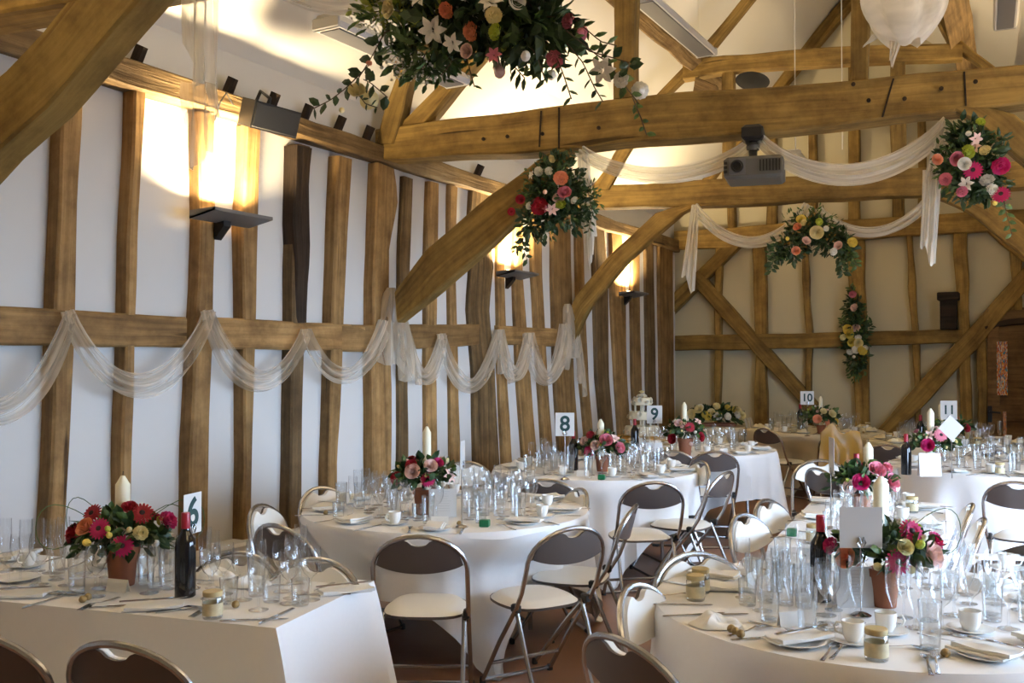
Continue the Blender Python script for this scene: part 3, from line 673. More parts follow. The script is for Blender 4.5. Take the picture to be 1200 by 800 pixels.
def oblong_table(c, dx, dy, lx, ly, label, cl_label, seed=0, drop=.735, mat='cloth'):
    """c = one corner of the top; dx, dy unit directions, lx, ly lengths"""
    o = c+dx*(lx/2)+dy*(ly/2); rz = math.atan2(dx.y, dx.x)
    t = thing('oblong_table', label, 'table', (o.x, o.y, 0), rz, 'oblong dining tables')
    obj('tabletop', MB().box((0, 0, .72), (lx-.02, ly-.02, .035), bev=.004), M['oak'], t)
    for sx in (-1, 1):
        for sy in (-1, 1): obj('leg', MB().tube([(sx*(lx/2-.12), sy*(ly/2-.08), .71), (sx*(lx/2-.1), sy*(ly/2-.07), 0)], .014, 8), M['chrome'], t, smooth=True)
    # cloth: rounded-rectangle rings
    rr = random.Random(seed); per = []; cr = .012
    def seg(p, q, n, nrm):
        for i in range(n): per.append((p[0]+(q[0]-p[0])*i/n, p[1]+(q[1]-p[1])*i/n, nrm))
    hx, hy = lx/2, ly/2; nx, ny = int(lx/.045), int(ly/.045)
    seg((-hx, -hy), (hx, -hy), nx, (0, -1)); seg((hx, -hy), (hx, hy), ny, (1, 0)); seg((hx, hy), (-hx, hy), nx, (0, 1)); seg((-hx, hy), (-hx, -hy), ny, (-1, 0))
    nr = 12; n = len(per); vs = []; ph = [rr.uniform(0, 6.28) for _ in range(3)]
    for i, (x, y, nm) in enumerate(per):
        dcx = min(abs(abs(x)-hx), 9)+0; dcy = abs(abs(y)-hy); dcr = math.hypot(abs(x)-hx, abs(y)-hy); cf = math.exp(-(dcr/.11)**2)
        s = i*.045; w = .5*math.sin(s*7+ph[0])+.35*math.sin(s*13+ph[1])
        u = V((nm[0], nm[1])) if cf < .02 else (V((nm[0], nm[1]))+V((math.copysign(1, x), math.copysign(1, y)))*cf*.8)
        for j in range(nr+1):
            v = j/nr; L = v*drop; off = .003*min(1, v*8)+L*(.03+.022*w+.11*cf)
            z = TZ-max(0, L-.003); ca_, sa_ = math.cos(rz), math.sin(rz)
            for k in range(14):
                a_, b_ = x+u[0]*off, y+u[1]*off
                if not in_chair(o.x+a_*ca_-b_*sa_, o.y+a_*sa_+b_*ca_, z, seed == 3): break
                off -= .02
            vs.append((x+u[0]*off, y+u[1]*off, z))
    m = nr+1; fs = []
    for i in range(n):
        j = (i+1) % n
        for k in range(nr): fs.append((i*m+k, i*m+k+1, j*m+k+1, j*m+k))
    fs.append(tuple(i*m for i in range(n)))
    co = obj('tablecloth', MB().add(vs, fs), M[mat], None, smooth=True); co.location = (o.x, o.y, 0); co.rotation_euler = (0, 0, rz)
    tag(co, cl_label, 'tablecloth', 'tablecloths'); return o, rz
o6, rz6 = oblong_table(c6-d6*1.85, d6, n6, 1.85, .70, 'oblong dining table under a crisp white cloth with a wine bottle', 'crisp white cloth hanging square over the oblong wine table', 3)
oC, rzC = oblong_table(cC, dC, -nC*-1, 1.76, .74, 'oblong dining table with candles and a green box', 'white cloth over the oblong table with a green box', 5)
round_table(TB, .81, 'round dining table nearest the wall plinth, before table eight', 'white square cloth on the first round table, one corner trailing on the floor', .105, 1.2, seed=1)
round_table(T8, .8, 'round dining table carrying the number eight', 'white square cloth on table eight', 1.3, 1.2, seed=2)
round_table(T9, .79, 'round dining table carrying the number nine', 'white square cloth on table nine with a long pointed corner', -.52, 1.2, seed=4)
round_table(T10, .8, 'round dining table carrying the number ten by the back wall', 'white cloth, toned for warm lamp light, on table ten by the back wall', .5, 1.2, mat='cloth_far', seed=6)
round_table(TD, .82, 'round dining table before table eleven', 'white cloth on the round table before table eleven', .35, 1.3, seed=7)
round_table(T11, .8, 'round dining table carrying the number eleven', 'white cloth, toned for warm lamp light, on table eleven', .2, 1.2, mat='cloth_far', seed=8)
round_table(T7, .765, 'round dining table with a tall card stand and a menu', 'white cloth on the round table with a tall card stand', .2, 1.25, seed=9)
# ------------------------------------------------------------------ tableware (one of each kind, then copies)
def proto(name, mb, mat, smooth=True): return mb.mesh(name, M[mat], smooth)
ME = {}
ME['wine_glass'] = proto('wine_glass', MB().lathe([(.0, .003), (.033, .002), (.034, .004), (.012, .008), (.0045, .014), (.004, .075), (.008, .084), (.024, .098), (.036, .125), (.038, .15), (.0345, .188)], 18, close=False), 'glass')
ME['flute'] = proto('flute', MB().lathe([(.0, .003), (.029, .002), (.03, .004), (.010, .008), (.004, .014), (.004, .062), (.010, .075), (.021, .105), (.025, .15), (.0235, .215)], 16, close=False), 'glass')
ME['tumbler'] = proto('tumbler', MB().lathe([(0, .002), (.026, .0), (.028, .004), (.034, .145), (.0325, .145), (.026, .012), (0, .010)], 18, close=False), 'water')
ME['water_glass'] = proto('water_glass', MB().lathe([(0, .002), (.027, .0), (.029, .004), (.033, .09), (.0315, .09), (.027, .012), (0, .010)], 18, close=False), 'water')
ME['cup'] = proto('teacup', MB().lathe([(0, .002), (.020, 0), (.022, .003), (.030, .02), (.034, .06), (.0325, .061), (.028, .022), (.018, .006), (0, .005)], 18, close=False), 'china')
ME['cup_handle'] = proto('handle', MB().tube([(.031, 0, .05), (.048, 0, .052), (.056, 0, .038), (.05, 0, .022), (.03, 0, .017)], .0035, 6), 'china')
ME['saucer'] = proto('saucer', MB().lathe([(0, .002), (.04, .001), (.068, .011), (.070, .013), (.066, .0135), (.04, .005), (0, .005)], 24, close=False), 'china')
ME['plate'] = proto('side_plate', MB().lathe([(0, .002), (.055, .001), (.083, .012), (.085, .014), (.080, .0145), (.055, .005), (0, .005)], 28, close=False), 'china')
def flat(poly, th, z=0, bend=None):
    mb = MB(); mb.prism([(x, y, z+(bend(x) if bend else 0)) for x, y in poly], (0, 0, th)); return mb
kn = [(-.11, -.006), (-.02, -.007), (-.01, -.004), (0, -.007), (.07, -.008), (.1, -.004), (.11, .004), (.09, .007), (0, .006), (-.01, .004), (-.02, .007), (-.11, .006)]
ME['knife'] = proto('knife', flat(kn, .003, .001), 'steel', False)
fk = MB(); bn = lambda x: .003+.010*math.exp(-((x-.02)/.05)**2)
def fork_mb():
    mb = MB()
    def strip(pts, hw):
        vs = []; fs = []
        for (x, y), w in zip(pts, hw):
            z = .001+.008*math.exp(-((x-.03)/.035)**2)
            vs += [(x, y-w, z), (x, y+w, z), (x, y+w, z+.0025), (x, y-w, z+.0025)]
        for k in range(len(pts)-1):
            for i in range(4): j = (i+1) % 4; fs.append((k*4+i, k*4+j, k*4+4+j, k*4+4+i))
        fs += [(3, 2, 1, 0), tuple(len(vs)-4+i for i in range(4))]; mb.add(vs, fs)
    strip([(-.1, 0), (-.06, 0), (-.01, 0), (.02, 0), (.035, 0), (.05, 0)], [.007, .005, .003, .003, .011, .012])
    for y in (-.0105, -.0035, .0035, .0105): strip([(.05, y), (.07, y), (.095, y*.95)], [.0024, .0022, .0012])
    return mb
ME['fork'] = proto('fork', fork_mb(), 'steel', False)
def spoon_mb():
    mb = MB(); vs = []; fs = []
    pr = [(-.1, .006), (-.06, .004), (0, .0025), (.035, .003), (.045, .010), (.06, .0165), (.08, .0175), (.095, .012), (.102, .004)]
    for x, w in pr:
        b = .007*math.exp(-((x-.03)/.03)**2); d = .006*math.exp(-((x-.072)/.022)**2)
        vs += [(x, -w, .0025+b), (x, 0, .0015+b*1.0+(.002-d*.3 if d < .002 else .0)), (x, w, .0025+b)]
    for k in range(len(pr)-1):
        for i in range(2): fs.append((k*3+i, k*3+i+1, k*3+4+i, k*3+3+i))
    return mb.add(vs, fs)
ME['spoon'] = proto('spoon', spoon_mb(), 'steel')
def napkin_mb(w, h, layers, seed, th=.006):
    mb = MB(); rr = random.Random(seed)
    for k in range(layers):
        ox, oy = rr.uniform(-.006, .006), rr.uniform(-.008, .008); z0 = .001+k*th
        def fn(u, v, z0=z0, ox=ox, oy=oy): return (ox+(u-.5)*w, oy+(v-.5)*h, z0+th*.8+.004*math.sin(u*7+k)*math.sin(v*5+seed)+.003*k)
        g = MB().grid(fn, 7, 5); b_ = MB().grid(lambda u, v: (ox+(u-.5)*w, oy+(v-.5)*h, z0), 7, 5)
        o = len(g.v); mb.add(g.v, g.f); mb.add(b_.v, b_.f)
        ed = [i*6 for i in range(8)]; base = len(mb.v)-2*o
        rim = [i*6 for i in range(8)]+[7*6+j for j in range(1, 6)]+[i*6+5 for i in range(6, -1, -1)]+[j for j in range(4, 0, -1)]
        for a, b2 in zip(rim, rim[1:]+rim[:1]): mb.f.append((base+a, base+b2, base+o+b2, base+o+a))
    return mb
ME['napkin'] = proto('napkin', napkin_mb(.19, .085, 2, 1), 'napkin')
ME['napkin2'] = proto('napkin', napkin_mb(.17, .11, 2, 2, .008), 'napkin')
def crumple_mb(seed):
    mb = MB()
    def fn(u, v):
        r = v; a = u*2*math.pi; n_ = noise.noise((math.cos(a)*1.5*r+seed, math.sin(a)*1.5*r, 3.1))
        rad = r*(.085+.03*noise.noise((math.cos(a)*2, math.sin(a)*2, seed)))
        return (rad*math.cos(a), rad*math.sin(a)*.8, .003+.055*(1-r**2)*(.55+.9*n_)+.012*math.sin(a*5)*r*(1-r)*2)
    return mb.grid(fn, 24, 8)
ME['napkin3'] = proto('napkin', crumple_mb(4), 'napkin'); ME['napkin4'] = proto('napkin', crumple_mb(9), 'napkin_cream')
ME['jar'] = proto('glass_jar', MB().lathe([(0, .001), (.031, .0), (.033, .004), (.033, .066), (.029, .074)], 18, close=False), 'water')
ME['jar_label'] = proto('label_band', MB().lathe([(.0335, .012), (.0336, .014), (.0336, .05), (.0335, .052)], 18, close=False), 'jam')
ME['jar_lid'] = proto('lid', MB().lathe([(.0, .073), (.031, .073), (.032, .076), (.032, .088), (.03, .09), (0, .09)], 18, close=False), 'lid')
M['favour'] = M['jam']
ME['place_card'] = proto('place_card', MB().prism([(-.045, -.012, 0), (.045, -.012, 0), (.045, 0, .045), (-.045, 0, .045)], (0, .0012, 0)).prism([(-.045, .014, 0), (.045, .014, 0), (.045, .0012, .045), (-.045, .0012, .045)], (0, -.0012, 0)), 'napkin', False)
ME['truffle'] = proto('truffle', MB().lathe([(0, 0), (.008, .0008), (.013, .006), (.014, .012), (.011, .019), (.005, .0235), (0, .0242)], 12, close=False), 'truffle')
ME['green_box'] = proto('favour_box', MB().box((0, 0, .018), (.05, .045, .036), bev=.004), 'green', False)
PLUR = dict(wine_glass='wine glasses', water_glass='water glasses', green_box='favour boxes', knife='table knives', napkin3='crumpled napkins', napkin4='crumpled cream napkins', napkin2='flat napkins')
SHOW = dict(wine_glass=('clear stemmed wine glass', 'glass'), flute=('slim clear champagne flute', 'glass'), tumbler=('tall clear tumbler', 'glass'), water_glass=('short clear water glass', 'glass'), cup=('white china coffee cup', 'cup'),
            saucer=('white china saucer', 'saucer'), plate=('white side plate', 'plate'), knife=('polished steel table knife', 'knife'), fork=('polished steel four-tined fork', 'fork'), spoon=('polished steel spoon', 'spoon'), napkin=('folded white napkin', 'napkin'),
            napkin2=('flat folded white napkin', 'napkin'), napkin3=('crumpled white napkin', 'napkin'), napkin4=('crumpled cream napkin', 'napkin'), jar=('glass favour jar with gold lid', 'jar'), place_card=('cream tent place card', 'card'), truffle=('small gold-brown truffle', 'sweet'), green_box=('small green foil favour box', 'box'))
NAMES = dict(wine_glass='wine_glass', flute='champagne_flute', tumbler='tall_tumbler', water_glass='water_glass', cup='coffee_cup', saucer='saucer', plate='side_plate', knife='table_knife', fork='fork', spoon='spoon', napkin='napkin', napkin2='napkin', napkin3='napkin', napkin4='napkin', jar='favour_jar', place_card='place_card', truffle='truffle', green_box='favour_box')
RADS = dict(wine_glass=.04, flute=.032, tumbler=.037, water_glass=.036, cup=.036, saucer=.072, plate=.087, knife=.03, fork=.03, spoon=.03, napkin=.07, napkin2=.075, napkin3=.085, napkin4=.085, jar=.036, place_card=.04, truffle=.02, green_box=.036)
OCC = []          # (x, y, r) taken spots on all tables
CENT = {'the first round table': TB, 'table eight': T8, 'table nine': T9, 'table ten': T10, 'the table before table eleven': TD, 'table eleven': T11, 'the green box table': oC, 'the tall card table': T7, 'the oblong wine table': o6}
def side_of(where, x, y):
    c = CENT[where]; dx, dy = x-c[0], y-c[1]
    if math.hypot(dx, dy) < .33: return ', near its flowers' if where != 'the tall card table' else ', middle'
    if abs(dx) > abs(dy): return ', studded wall side' if dx < 0 else ', doorway side'
    return ', back wall side' if dy > 0 else ', side opposite back wall'
def put(kind, x, y, rz, where, z=TZ+.001, note=None, occ=True):
    if kind == 'jar':
        o = link('favour_jar', ME['jar'], None, (x, y, z), rz); link('label_band', ME['jar_label'], o); link('lid', ME['jar_lid'], o)
    else:
        o = link(NAMES[kind], ME[kind], None, (x, y, z), rz)
        if kind == 'cup': link('handle', ME['cup_handle'], o)
    d, c = SHOW[kind]; tag(o, '%s %s' % (d, note or 'on '+where+side_of(where, x, y)), c, '%s on %s' % (PLUR.get(kind, NAMES[kind].replace('_', ' ')+'s'), where))
    if occ: OCC.append((x, y, RADS[kind]))
    return o
def free(x, y, r): return all((x-a)**2+(y-b)**2 > (r+c)**2 for a, b, c in OCC)
def tryput(kind, x, y, rz, where, rr, j=.05, inside=None, n=14):
    for k in range(n):
        a, b = x+rr.uniform(-j, j)*(1+k*.15), y+rr.uniform(-j, j)*(1+k*.15)
        if inside and not inside(a, b, RADS[kind]): continue
        if free(a, b, RADS[kind]): return put(kind, a, b, rz, where)
    return None
def ppx(kind, px, py, rz, where, note=None): p = at_z(px, py, TZ); return put(kind, p.x, p.y, rz, where, note=note)

# ------------------------------------------------------------------ flowers
def petal_ring(mb, n, r0, r1, w, z0, z1, ph, curl=0.0):
    for i in range(n):
        a = ph+2*math.pi*i/n; ca, sa = math.cos(a), math.sin(a)
        vs = []
        for (t, ww) in ((0, .35), (.5, 1.0), (.85, .8), (1, .25)):
            r = r0+(r1-r0)*t; z = z0+(z1-z0)*t-curl*t*t
            for s in (-1, 1): vs.append((r*ca-s*ww*w*sa, r*sa+s*ww*w*ca, z))
        mb.add(vs, [(0, 2, 3, 1), (2, 4, 5, 3), (4, 6, 7, 5)])
def cup_petal(mb, a, r, h, spread, lip, z0):
    """one cupped petal: a curved patch of a bowl, its lip rolled outwards"""
    def fn(u, v):
        an = a+(u-.5)*spread*(1-.25*v*v); rr_ = r*(.25+.75*math.sin(v*1.45))+lip*max(0, v-.72)*2.2; e = 1-.22*(2*u-1)**2*v
        return (rr_*math.cos(an), rr_*math.sin(an), z0+h*v*e)
    mb.grid(fn, 4, 4)
def rose_mb():
    mb = MB(); mb.lathe([(0, -.45), (.2, -.4), (.3, -.2)], 6, close=False)
    for k in range(5): cup_petal(mb, k*1.257, .92, .72, 1.75, .30, -.4)
    for k in range(5): cup_petal(mb, .6+k*1.257, .72, .92, 1.7, .16, -.38)
    for k in range(4): cup_petal(mb, .3+k*1.57, .5, 1.02, 1.9, .08, -.36)
    for k in range(3): cup_petal(mb, .9+k*2.09, .28, 1.05, 2.3, .03, -.34)
    return mb
def gerbera_mb():
    mb = MB(); petal_ring(mb, 18, .15, 1.0, .13, 0, .10, 0, .12); petal_ring(mb, 16, .12, .75, .12, .06, .2, .15, .05); petal_ring(mb, 12, .1, .45, .1, .1, .25, .3, 0); return mb
def lily_mb():
    mb = MB(); 
    for k in range(6):
        a = k*1.047
        def fn(u, v, a=a, o=k % 2):
            w = .30*math.sin(min(1, v*1.08)*math.pi)**.7*(1-.3*v)+.02; r = .08+1.0*v; z = -.25+.75*v-.55*v*v*v-.12*o+.10*(2*u-1)**2*(1-v)
            s = (2*u-1)*w; return (r*math.cos(a)-s*math.sin(a), r*math.sin(a)+s*math.cos(a), z)
        mb.grid(fn, 2, 5)
    for k in range(5): mb.tube([(0, 0, -.1), (.22*math.cos(k*1.25), .22*math.sin(k*1.25), .35)], .02, 4)
    return mb
def bud_mb(): return MB().lathe([(0, -.6), (.45, -.35), (.62, .1), (.5, .6), (.2, .95), (0, 1.0)], 8, close=False)
def carn_mb():
    mb = MB(); rr = random.Random(3); n = 46          # ruffled dome of small frilled petals
    for i in range(n):
        zc = 1-1.05*(i+.5)/n; a = i*2.39996; r = math.sqrt(max(0, 1-zc*zc)); d = V((r*math.cos(a), r*math.sin(a), max(zc, 0)*.75-.1))
        s = V((-math.sin(a), math.cos(a), 0)); u = (d.normalized()*.6+V((0, 0, .8))).normalized(); w = .26; p = d*.62
        vs = [p-s*w*.4, p+s*w*.4, p+u*.26+s*w+d*.22+V((0, 0, rr.uniform(-.08, .08))), p+u*.34+d*.3+V((0, 0, rr.uniform(-.08, .08))), p+u*.26-s*w+d*.22+V((0, 0, rr.uniform(-.08, .08)))]
        mb.add(vs, [(0, 1, 2, 3), (0, 3, 4)])
    mb.lathe([(0, -.5), (.25, -.3), (.55, .0), (.6, .3), (0, .62)], 8, close=False); return mb
FM = {}
EYE = MB().lathe([(0, .1), (.2, .12), (.24, .2), (.16, .26), (0, .28)], 10, close=False).mesh('eye', M['f_eye'], True)
def flower_mesh(kind, col):
    if (kind, col) not in FM:
        FM[(kind, col)] = dict(rose=rose_mb, gerbera=gerbera_mb, lily=lily_mb, bud=bud_mb, carnation=carn_mb)[kind]().mesh(kind, M['f_'+col], False, fix=False)
    return FM[(kind, col)]
FN = dict(rose='rose', gerbera='gerbera', lily='lily', bud='flower_bud', carnation='carnation')
def put_flower(par, kind, col, loc, nrm, size):
    o = link(FN[kind], flower_mesh(kind, col), par, loc); q = V(nrm).to_track_quat('Z', 'Y'); o.rotation_mode = 'QUATERNION'; o.rotation_quaternion = q; o.scale = (size,)*3
    if kind == 'gerbera': link('eye', EYE, o)
    return o
def leaf_geo(mb, p, d, up, L, w):
    """one folded pointed leaf"""
    d = V(d).normalized(); s = d.cross(V(up)); s = s.normalized() if s.length > 1e-4 else d.orthogonal().normalized(); u = s.cross(d)
    pts = [p, p+d*L*.35+s*w-u*w*.2, p+d*L*.72+s*w*.75-u*w*.25, p+d*L-u*L*.15, p+d*L*.72-s*w*.75-u*w*.25, p+d*L*.35-s*w-u*w*.2, p+d*L*.5+u*w*.15]
    mb.add(pts, [(0, 1, 6), (1, 2, 6), (2, 3, 6), (3, 4, 6), (4, 5, 6), (5, 0, 6)])
def rdir(rr):
    while 1:
        d = V((rr.uniform(-1, 1), rr.uniform(-1, 1), rr.uniform(-1, 1)))
        if .1 < d.length < 1: return d.normalized()
def foliage(par, rr, n, centre, rad, mat, L=(.03, .06), up_only=False, w=.3):
    mb = MB()
    for _ in range(n):
        d = rdir(rr)
        if up_only and d.z < -.25: d.z *= -.6
        p = V(centre)+V((d.x*rad[0], d.y*rad[1], d.z*rad[2]))*rr.uniform(.35, 1.0)
        l = rr.uniform(*L); dd = (d+rdir(rr)*.7+V((0, 0, -.2))).normalized(); leaf_geo(mb, p, dd, rdir(rr), l, l*w)
    o = obj('foliage', mb, M[mat], par, fix=False); o['kind'] = 'stuff'; return o
def pot_mb(r, h): return MB().lathe([(0, 0), (r*.74, 0), (r*.76, .004), (r*.95, h*.78), (r*1.06, h*.79), (r*1.08, h), (r*.95, h), (r*.9, h*.8), (0, h*.8)], 20, close=False)
def candle_parts(par, r, z0, z1, loc=(0, 0)):
    c = obj('candle', MB().lathe([(0, 0), (r, 0), (r, z1-z0-.02), (r*.8, z1-z0-.012), (r*.3, z1-z0+.012), (0, z1-z0+.014)], 16, close=False), M['candle'], par, smooth=True); c.location = (loc[0], loc[1], z0)
    obj('wick', MB().tube([(0, 0, z1-z0+.01), (.002, 0, z1-z0+.03)], .0015, 5), M['black'], c)
def centrepiece(px, py, label, fl, cz=.42, R=.15, zc=.2, pot=(.05, .12), cr=.024, seed=0, loops=0, mat=('leaf', 'leaf2'), base_z=TZ+.001, cdx=0, nleaf=150):
    """px,py = pixel of the pot's foot on the table; fl = (dx, dy, kind, colour, size) in pixels from that foot"""
    p = at_z(px, py, base_z); s = F/((p-CAMP).dot(_fw)); rr = random.Random(seed)
    t = thing('flower_centrepiece', label, 'flowers', p, 0, 'table flower centrepieces')
    obj('pot', pot_mb(*pot), M['terracotta'], t, smooth=True)
    foliage(t, rr, nleaf, (0, 0, zc-.02), (R, R, R*.62), mat[0], (R*.28, R*.5), True)
    foliage(t, rr, nleaf//2, (0, 0, zc), (R*1.02, R*1.02, R*.6), mat[1], (R*.22, R*.4), True)
    vw = V((-_fw.x, -_fw.y, 0)).normalized()
    for (dx, dy, kind, col, size) in fl:
        x = dx/s; z = -dy/s; q = (x/R)**2+((z-zc)/(R*.75))**2; dep = R*math.sqrt(max(0, 1-q))*.95
        loc = _rt*x+V((0, 0, z))+vw*dep; nrm = (loc-V((0, 0, zc-R*.5))).normalized()+vw*(.9 if kind == 'gerbera' else .35)
        put_flower(t, kind, col, loc, nrm, size*1.2)
    for k in range(9):            # small white and green filler blooms between them
        a = rr.uniform(0, 6.28); e = rr.uniform(.05, 1.3); loc = V((R*.98*math.cos(e)*math.cos(a), R*.98*math.cos(e)*math.sin(a), zc+R*.62*math.sin(e))); put_flower(t, rr.choice(['bud', 'carnation']), rr.choice(['white', 'cream', 'lime', 'blush']), loc, loc-V((0, 0, zc-R*.5)), rr.uniform(.013, .02))
    cols = [f[3] for f in fl] or ['pink']
    for k in range(max(3, len(fl)//2)):            # the far side of the bunch
        a = rr.uniform(-1.2, 1.2); d = (-vw*math.cos(a)+_rt*math.sin(a)); e = rr.uniform(.1, .9)
        loc = d*R*.92*math.cos(e)+V((0, 0, zc+R*.6*math.sin(e))); put_flower(t, 'rose', rr.choice(cols), loc, (loc-V((0, 0, zc-R*.5))), rr.uniform(.022, .03))
    if cr: candle_parts(t, cr, pot[1]*.8, cz, tuple((_rt*(cdx/s)).xy))
    if loops:
        for k in range(loops):
            a = rr.uniform(-.6, .6)+(math.pi if k % 2 else 0); b_ = V((math.cos(a), math.sin(a), 0)); b_ = _rt*b_.x+vw*b_.y
            pts = [V((0, 0, zc))+b_*(R*(.5+1.3*math.sin(math.pi*u)))+V((0, 0, R*.5*math.sin(2*math.pi*u)+R*.3)) for u in [i/16 for i in range(17)]]
            obj('curled_stem', MB().tube(pts, .0016, 5), M['leaf2'], t)
    OCC.append((p.x, p.y, pot[0]*1.4)); return t
centrepiece(143, 685, 'terracotta pot of magenta gerberas with ivory candle and curling stems on the oblong wine table',
    [(-9, -73, 'gerbera', 'magenta', .034), (18, -54, 'gerbera', 'magenta', .034), (-46, -63, 'carnation', 'red', .032), (-28, -86, 'gerbera', 'red', .034), (29, -86, 'gerbera', 'red', .036), (52, -74, 'carnation', 'magenta', .03), (-28, -73, 'rose', 'peach', .028), (-22, -57, 'bud', 'yellow', .02),
     (34, -66, 'carnation', 'cream', .022), (46, -52, 'bud', 'white', .018), (-40, -44, 'carnation', 'white', .024), (-18, -40, 'lily', 'white', .03), (14, -92, 'rose', 'red', .024), (4, -66, 'bud', 'yellow', .016)], cz=.40, R=.165, zc=.185, pot=(.06, .15), cr=.027, seed=1, loops=4)
centrepiece(1037, 710, 'terracotta pot of magenta gerbera and blush roses beside the tall card stand',
    [(-4, -62, 'gerbera', 'magenta', .036), (16, -94, 'gerbera', 'magenta', .036), (-50, -60, 'rose', 'peach', .03), (42, -66, 'rose', 'blush', .036), (50, -78, 'carnation', 'magenta', .028), (12, -52, 'bud', 'cream', .02), (22, -80, 'bud', 'lime', .022), (4, -78, 'rose', 'cream', .022), (-24, -55, 'bud', 'cream', .02), (-62, -70, 'carnation', 'magenta', .024), (30, -86, 'bud', 'white', .016)],
    R=.16, zc=.205, pot=(.05, .13), cr=0, seed=2, loops=1)
centrepiece(497, 602, 'terracotta pot of pink and blush roses with ivory candle on the first round table',
    [(-10, -53, 'rose', 'blush', .034), (10, -59, 'rose', 'blush', .03), (7, -44, 'gerbera', 'magenta', .034), (-29, -44, 'carnation', 'red', .03), (-12, -60, 'rose', 'red', .026), (18, -62, 'rose', 'magenta', .024), (32, -47, 'lily', 'blush', .035), (-22, -40, 'bud', 'white', .018), (24, -38, 'bud', 'white', .018), (-27, -33, 'bud', 'cream', .016)],
    cz=.47, R=.175, zc=.22, pot=(.06, .14), cr=.024, seed=3, cdx=3)
centrepiece(706, 552, 'pot of pink roses with white candle on table eight',
    [(-16, -25, 'rose', 'magenta', .034), (-22, -36, 'rose', 'blush', .03), (2, -38, 'rose', 'pink', .04), (13, -40, 'lily', 'blush', .034), (18, -29, 'carnation', 'pink', .034), (-10, -32, 'rose', 'blush', .03), (-15, -43, 'carnation', 'red', .026), (-3, -22, 'bud', 'white', .018)],
    cz=.385, R=.17, zc=.20, pot=(.055, .12), cr=.026, seed=4, cdx=-2)
centrepiece(803, 533, 'terracotta pot of red and blush roses with white candle on table nine',
    [(-16, -20, 'rose', 'red', .038), (2, -34, 'gerbera', 'red', .04), (16, -22, 'rose', 'red', .034), (-10, -38, 'rose', 'blush', .03), (14, -40, 'lily', 'blush', .034), (5, -14, 'bud', 'blush', .026), (8, -28, 'bud', 'white', .02)],
    cz=.46, R=.165, zc=.22, pot=(.065, .15), cr=.024, seed=5, cdx=-1)
centrepiece(962, 508, 'dark bunch of orange and cream roses with candle on table ten',
    [(-9, -18, 'rose', 'peach', .04), (8, -24, 'rose', 'cream', .038), (-2, -27, 'rose', 'cream', .03), (14, -16, 'rose', 'yellow', .026), (3, -14, 'carnation', 'peach', .03)], cz=.42, R=.19, zc=.2, pot=(.05, .1), cr=.022, seed=6)
centrepiece(1094, 550, 'pot of pink roses with white candle on the round table before table eleven',
    [(-15, -30, 'rose', 'magenta', .04), (-1, -42, 'gerbera', 'pink', .045), (-13, -42, 'lily', 'blush', .035), (12, -36, 'bud', 'white', .022), (4, -28, 'bud', 'cream', .018), (20, -28, 'bud', 'white', .016)], cz=.46, R=.175, zc=.22, pot=(.055, .13), cr=.026, seed=7, cdx=-3)
centrepiece(1115, 524, 'pot of mixed roses with candle on table eleven', [(-8, -22, 'rose', 'peach', .035), (9, -24, 'rose', 'red', .035), (18, -14, 'rose', 'cream', .03)], cz=.42, R=.17, zc=.2, pot=(.05, .1), cr=.022, seed=8, cdx=-12)
centrepiece(1010, 603, 'low bunch of bright pink roses, white candle, on the oblong table with green box',
    [(-12, -42, 'rose', 'magenta', .036), (8, -55, 'rose', 'pink', .038), (27, -40, 'rose', 'pink', .04), (10, -44, 'lily', 'white', .036), (-5, -33, 'bud', 'white', .018), (-22, -36, 'rose', 'blush', .03), (24, -56, 'carnation', 'pink', .026), (17, -38, 'bud', 'cream', .018)], cz=.385, R=.165, zc=.19, pot=(.05, .11), cr=.026, seed=9, cdx=8)
# ------------------------------------------------------------------ bottles, candles, cards
def bottle(px, py, label):
    p = at_z(px, py, TZ)
    o = obj('wine_bottle', MB().lathe([(0, .006), (.033, .0), (.037, .004), (.037, .185), (.034, .205), (.018, .232), (.0145, .245), (.0145, .25)], 20, close=False), M['wine'], None, smooth=True); o.location = (p.x, p.y, TZ+.001)
    obj('capsule', MB().lathe([(.0155, .245), (.0158, .247), (.0155, .298), (.014, .302), (0, .302)], 16, close=False), M['capsule'], o, smooth=True)
    tag(o, label, 'bottle', 'red wine bottles on the tables'); OCC.append((p.x, p.y, .04)); return o
bottle(217, 699, 'dark red wine bottle with red capsule on the oblong table before the number 6 card')
bottle(962, 704, 'dark red wine bottle with red capsule beside the tall card stand')
bottle(672, 551, 'dark wine bottle beside the number 8 card')
bottle(744, 529, 'dark wine bottle beside the number 9 card')
bottle(938, 502, 'dark wine bottle beside the number 10 card')
bottle(1062, 556, 'dark wine bottle behind the pink roses, before table eleven')
bottle(1079, 522, 'dark wine bottle beside the number 11 card')
bottle(1004, 592, 'dark wine bottle standing among pink roses on the oblong table with a green box')
FONT = bpy.data.fonts.get('Bfont') or None
def text_mesh(s, size, name='number'):
    c = bpy.data.curves.new('txt', 'FONT'); c.body = s; c.size = size; c.align_x = 'CENTER'; c.align_y = 'CENTER'; c.extrude = .0006; c.offset = size*.022
    o = bpy.data.objects.new('txt', c); COL.objects.link(o); dg = bpy.context.evaluated_depsgraph_get(); m = bpy.data.meshes.new_from_object(o.evaluated_get(dg)); bpy.data.objects.remove(o)
    m.name = name; m.materials.clear(); m.materials.append(M['ink']); return m
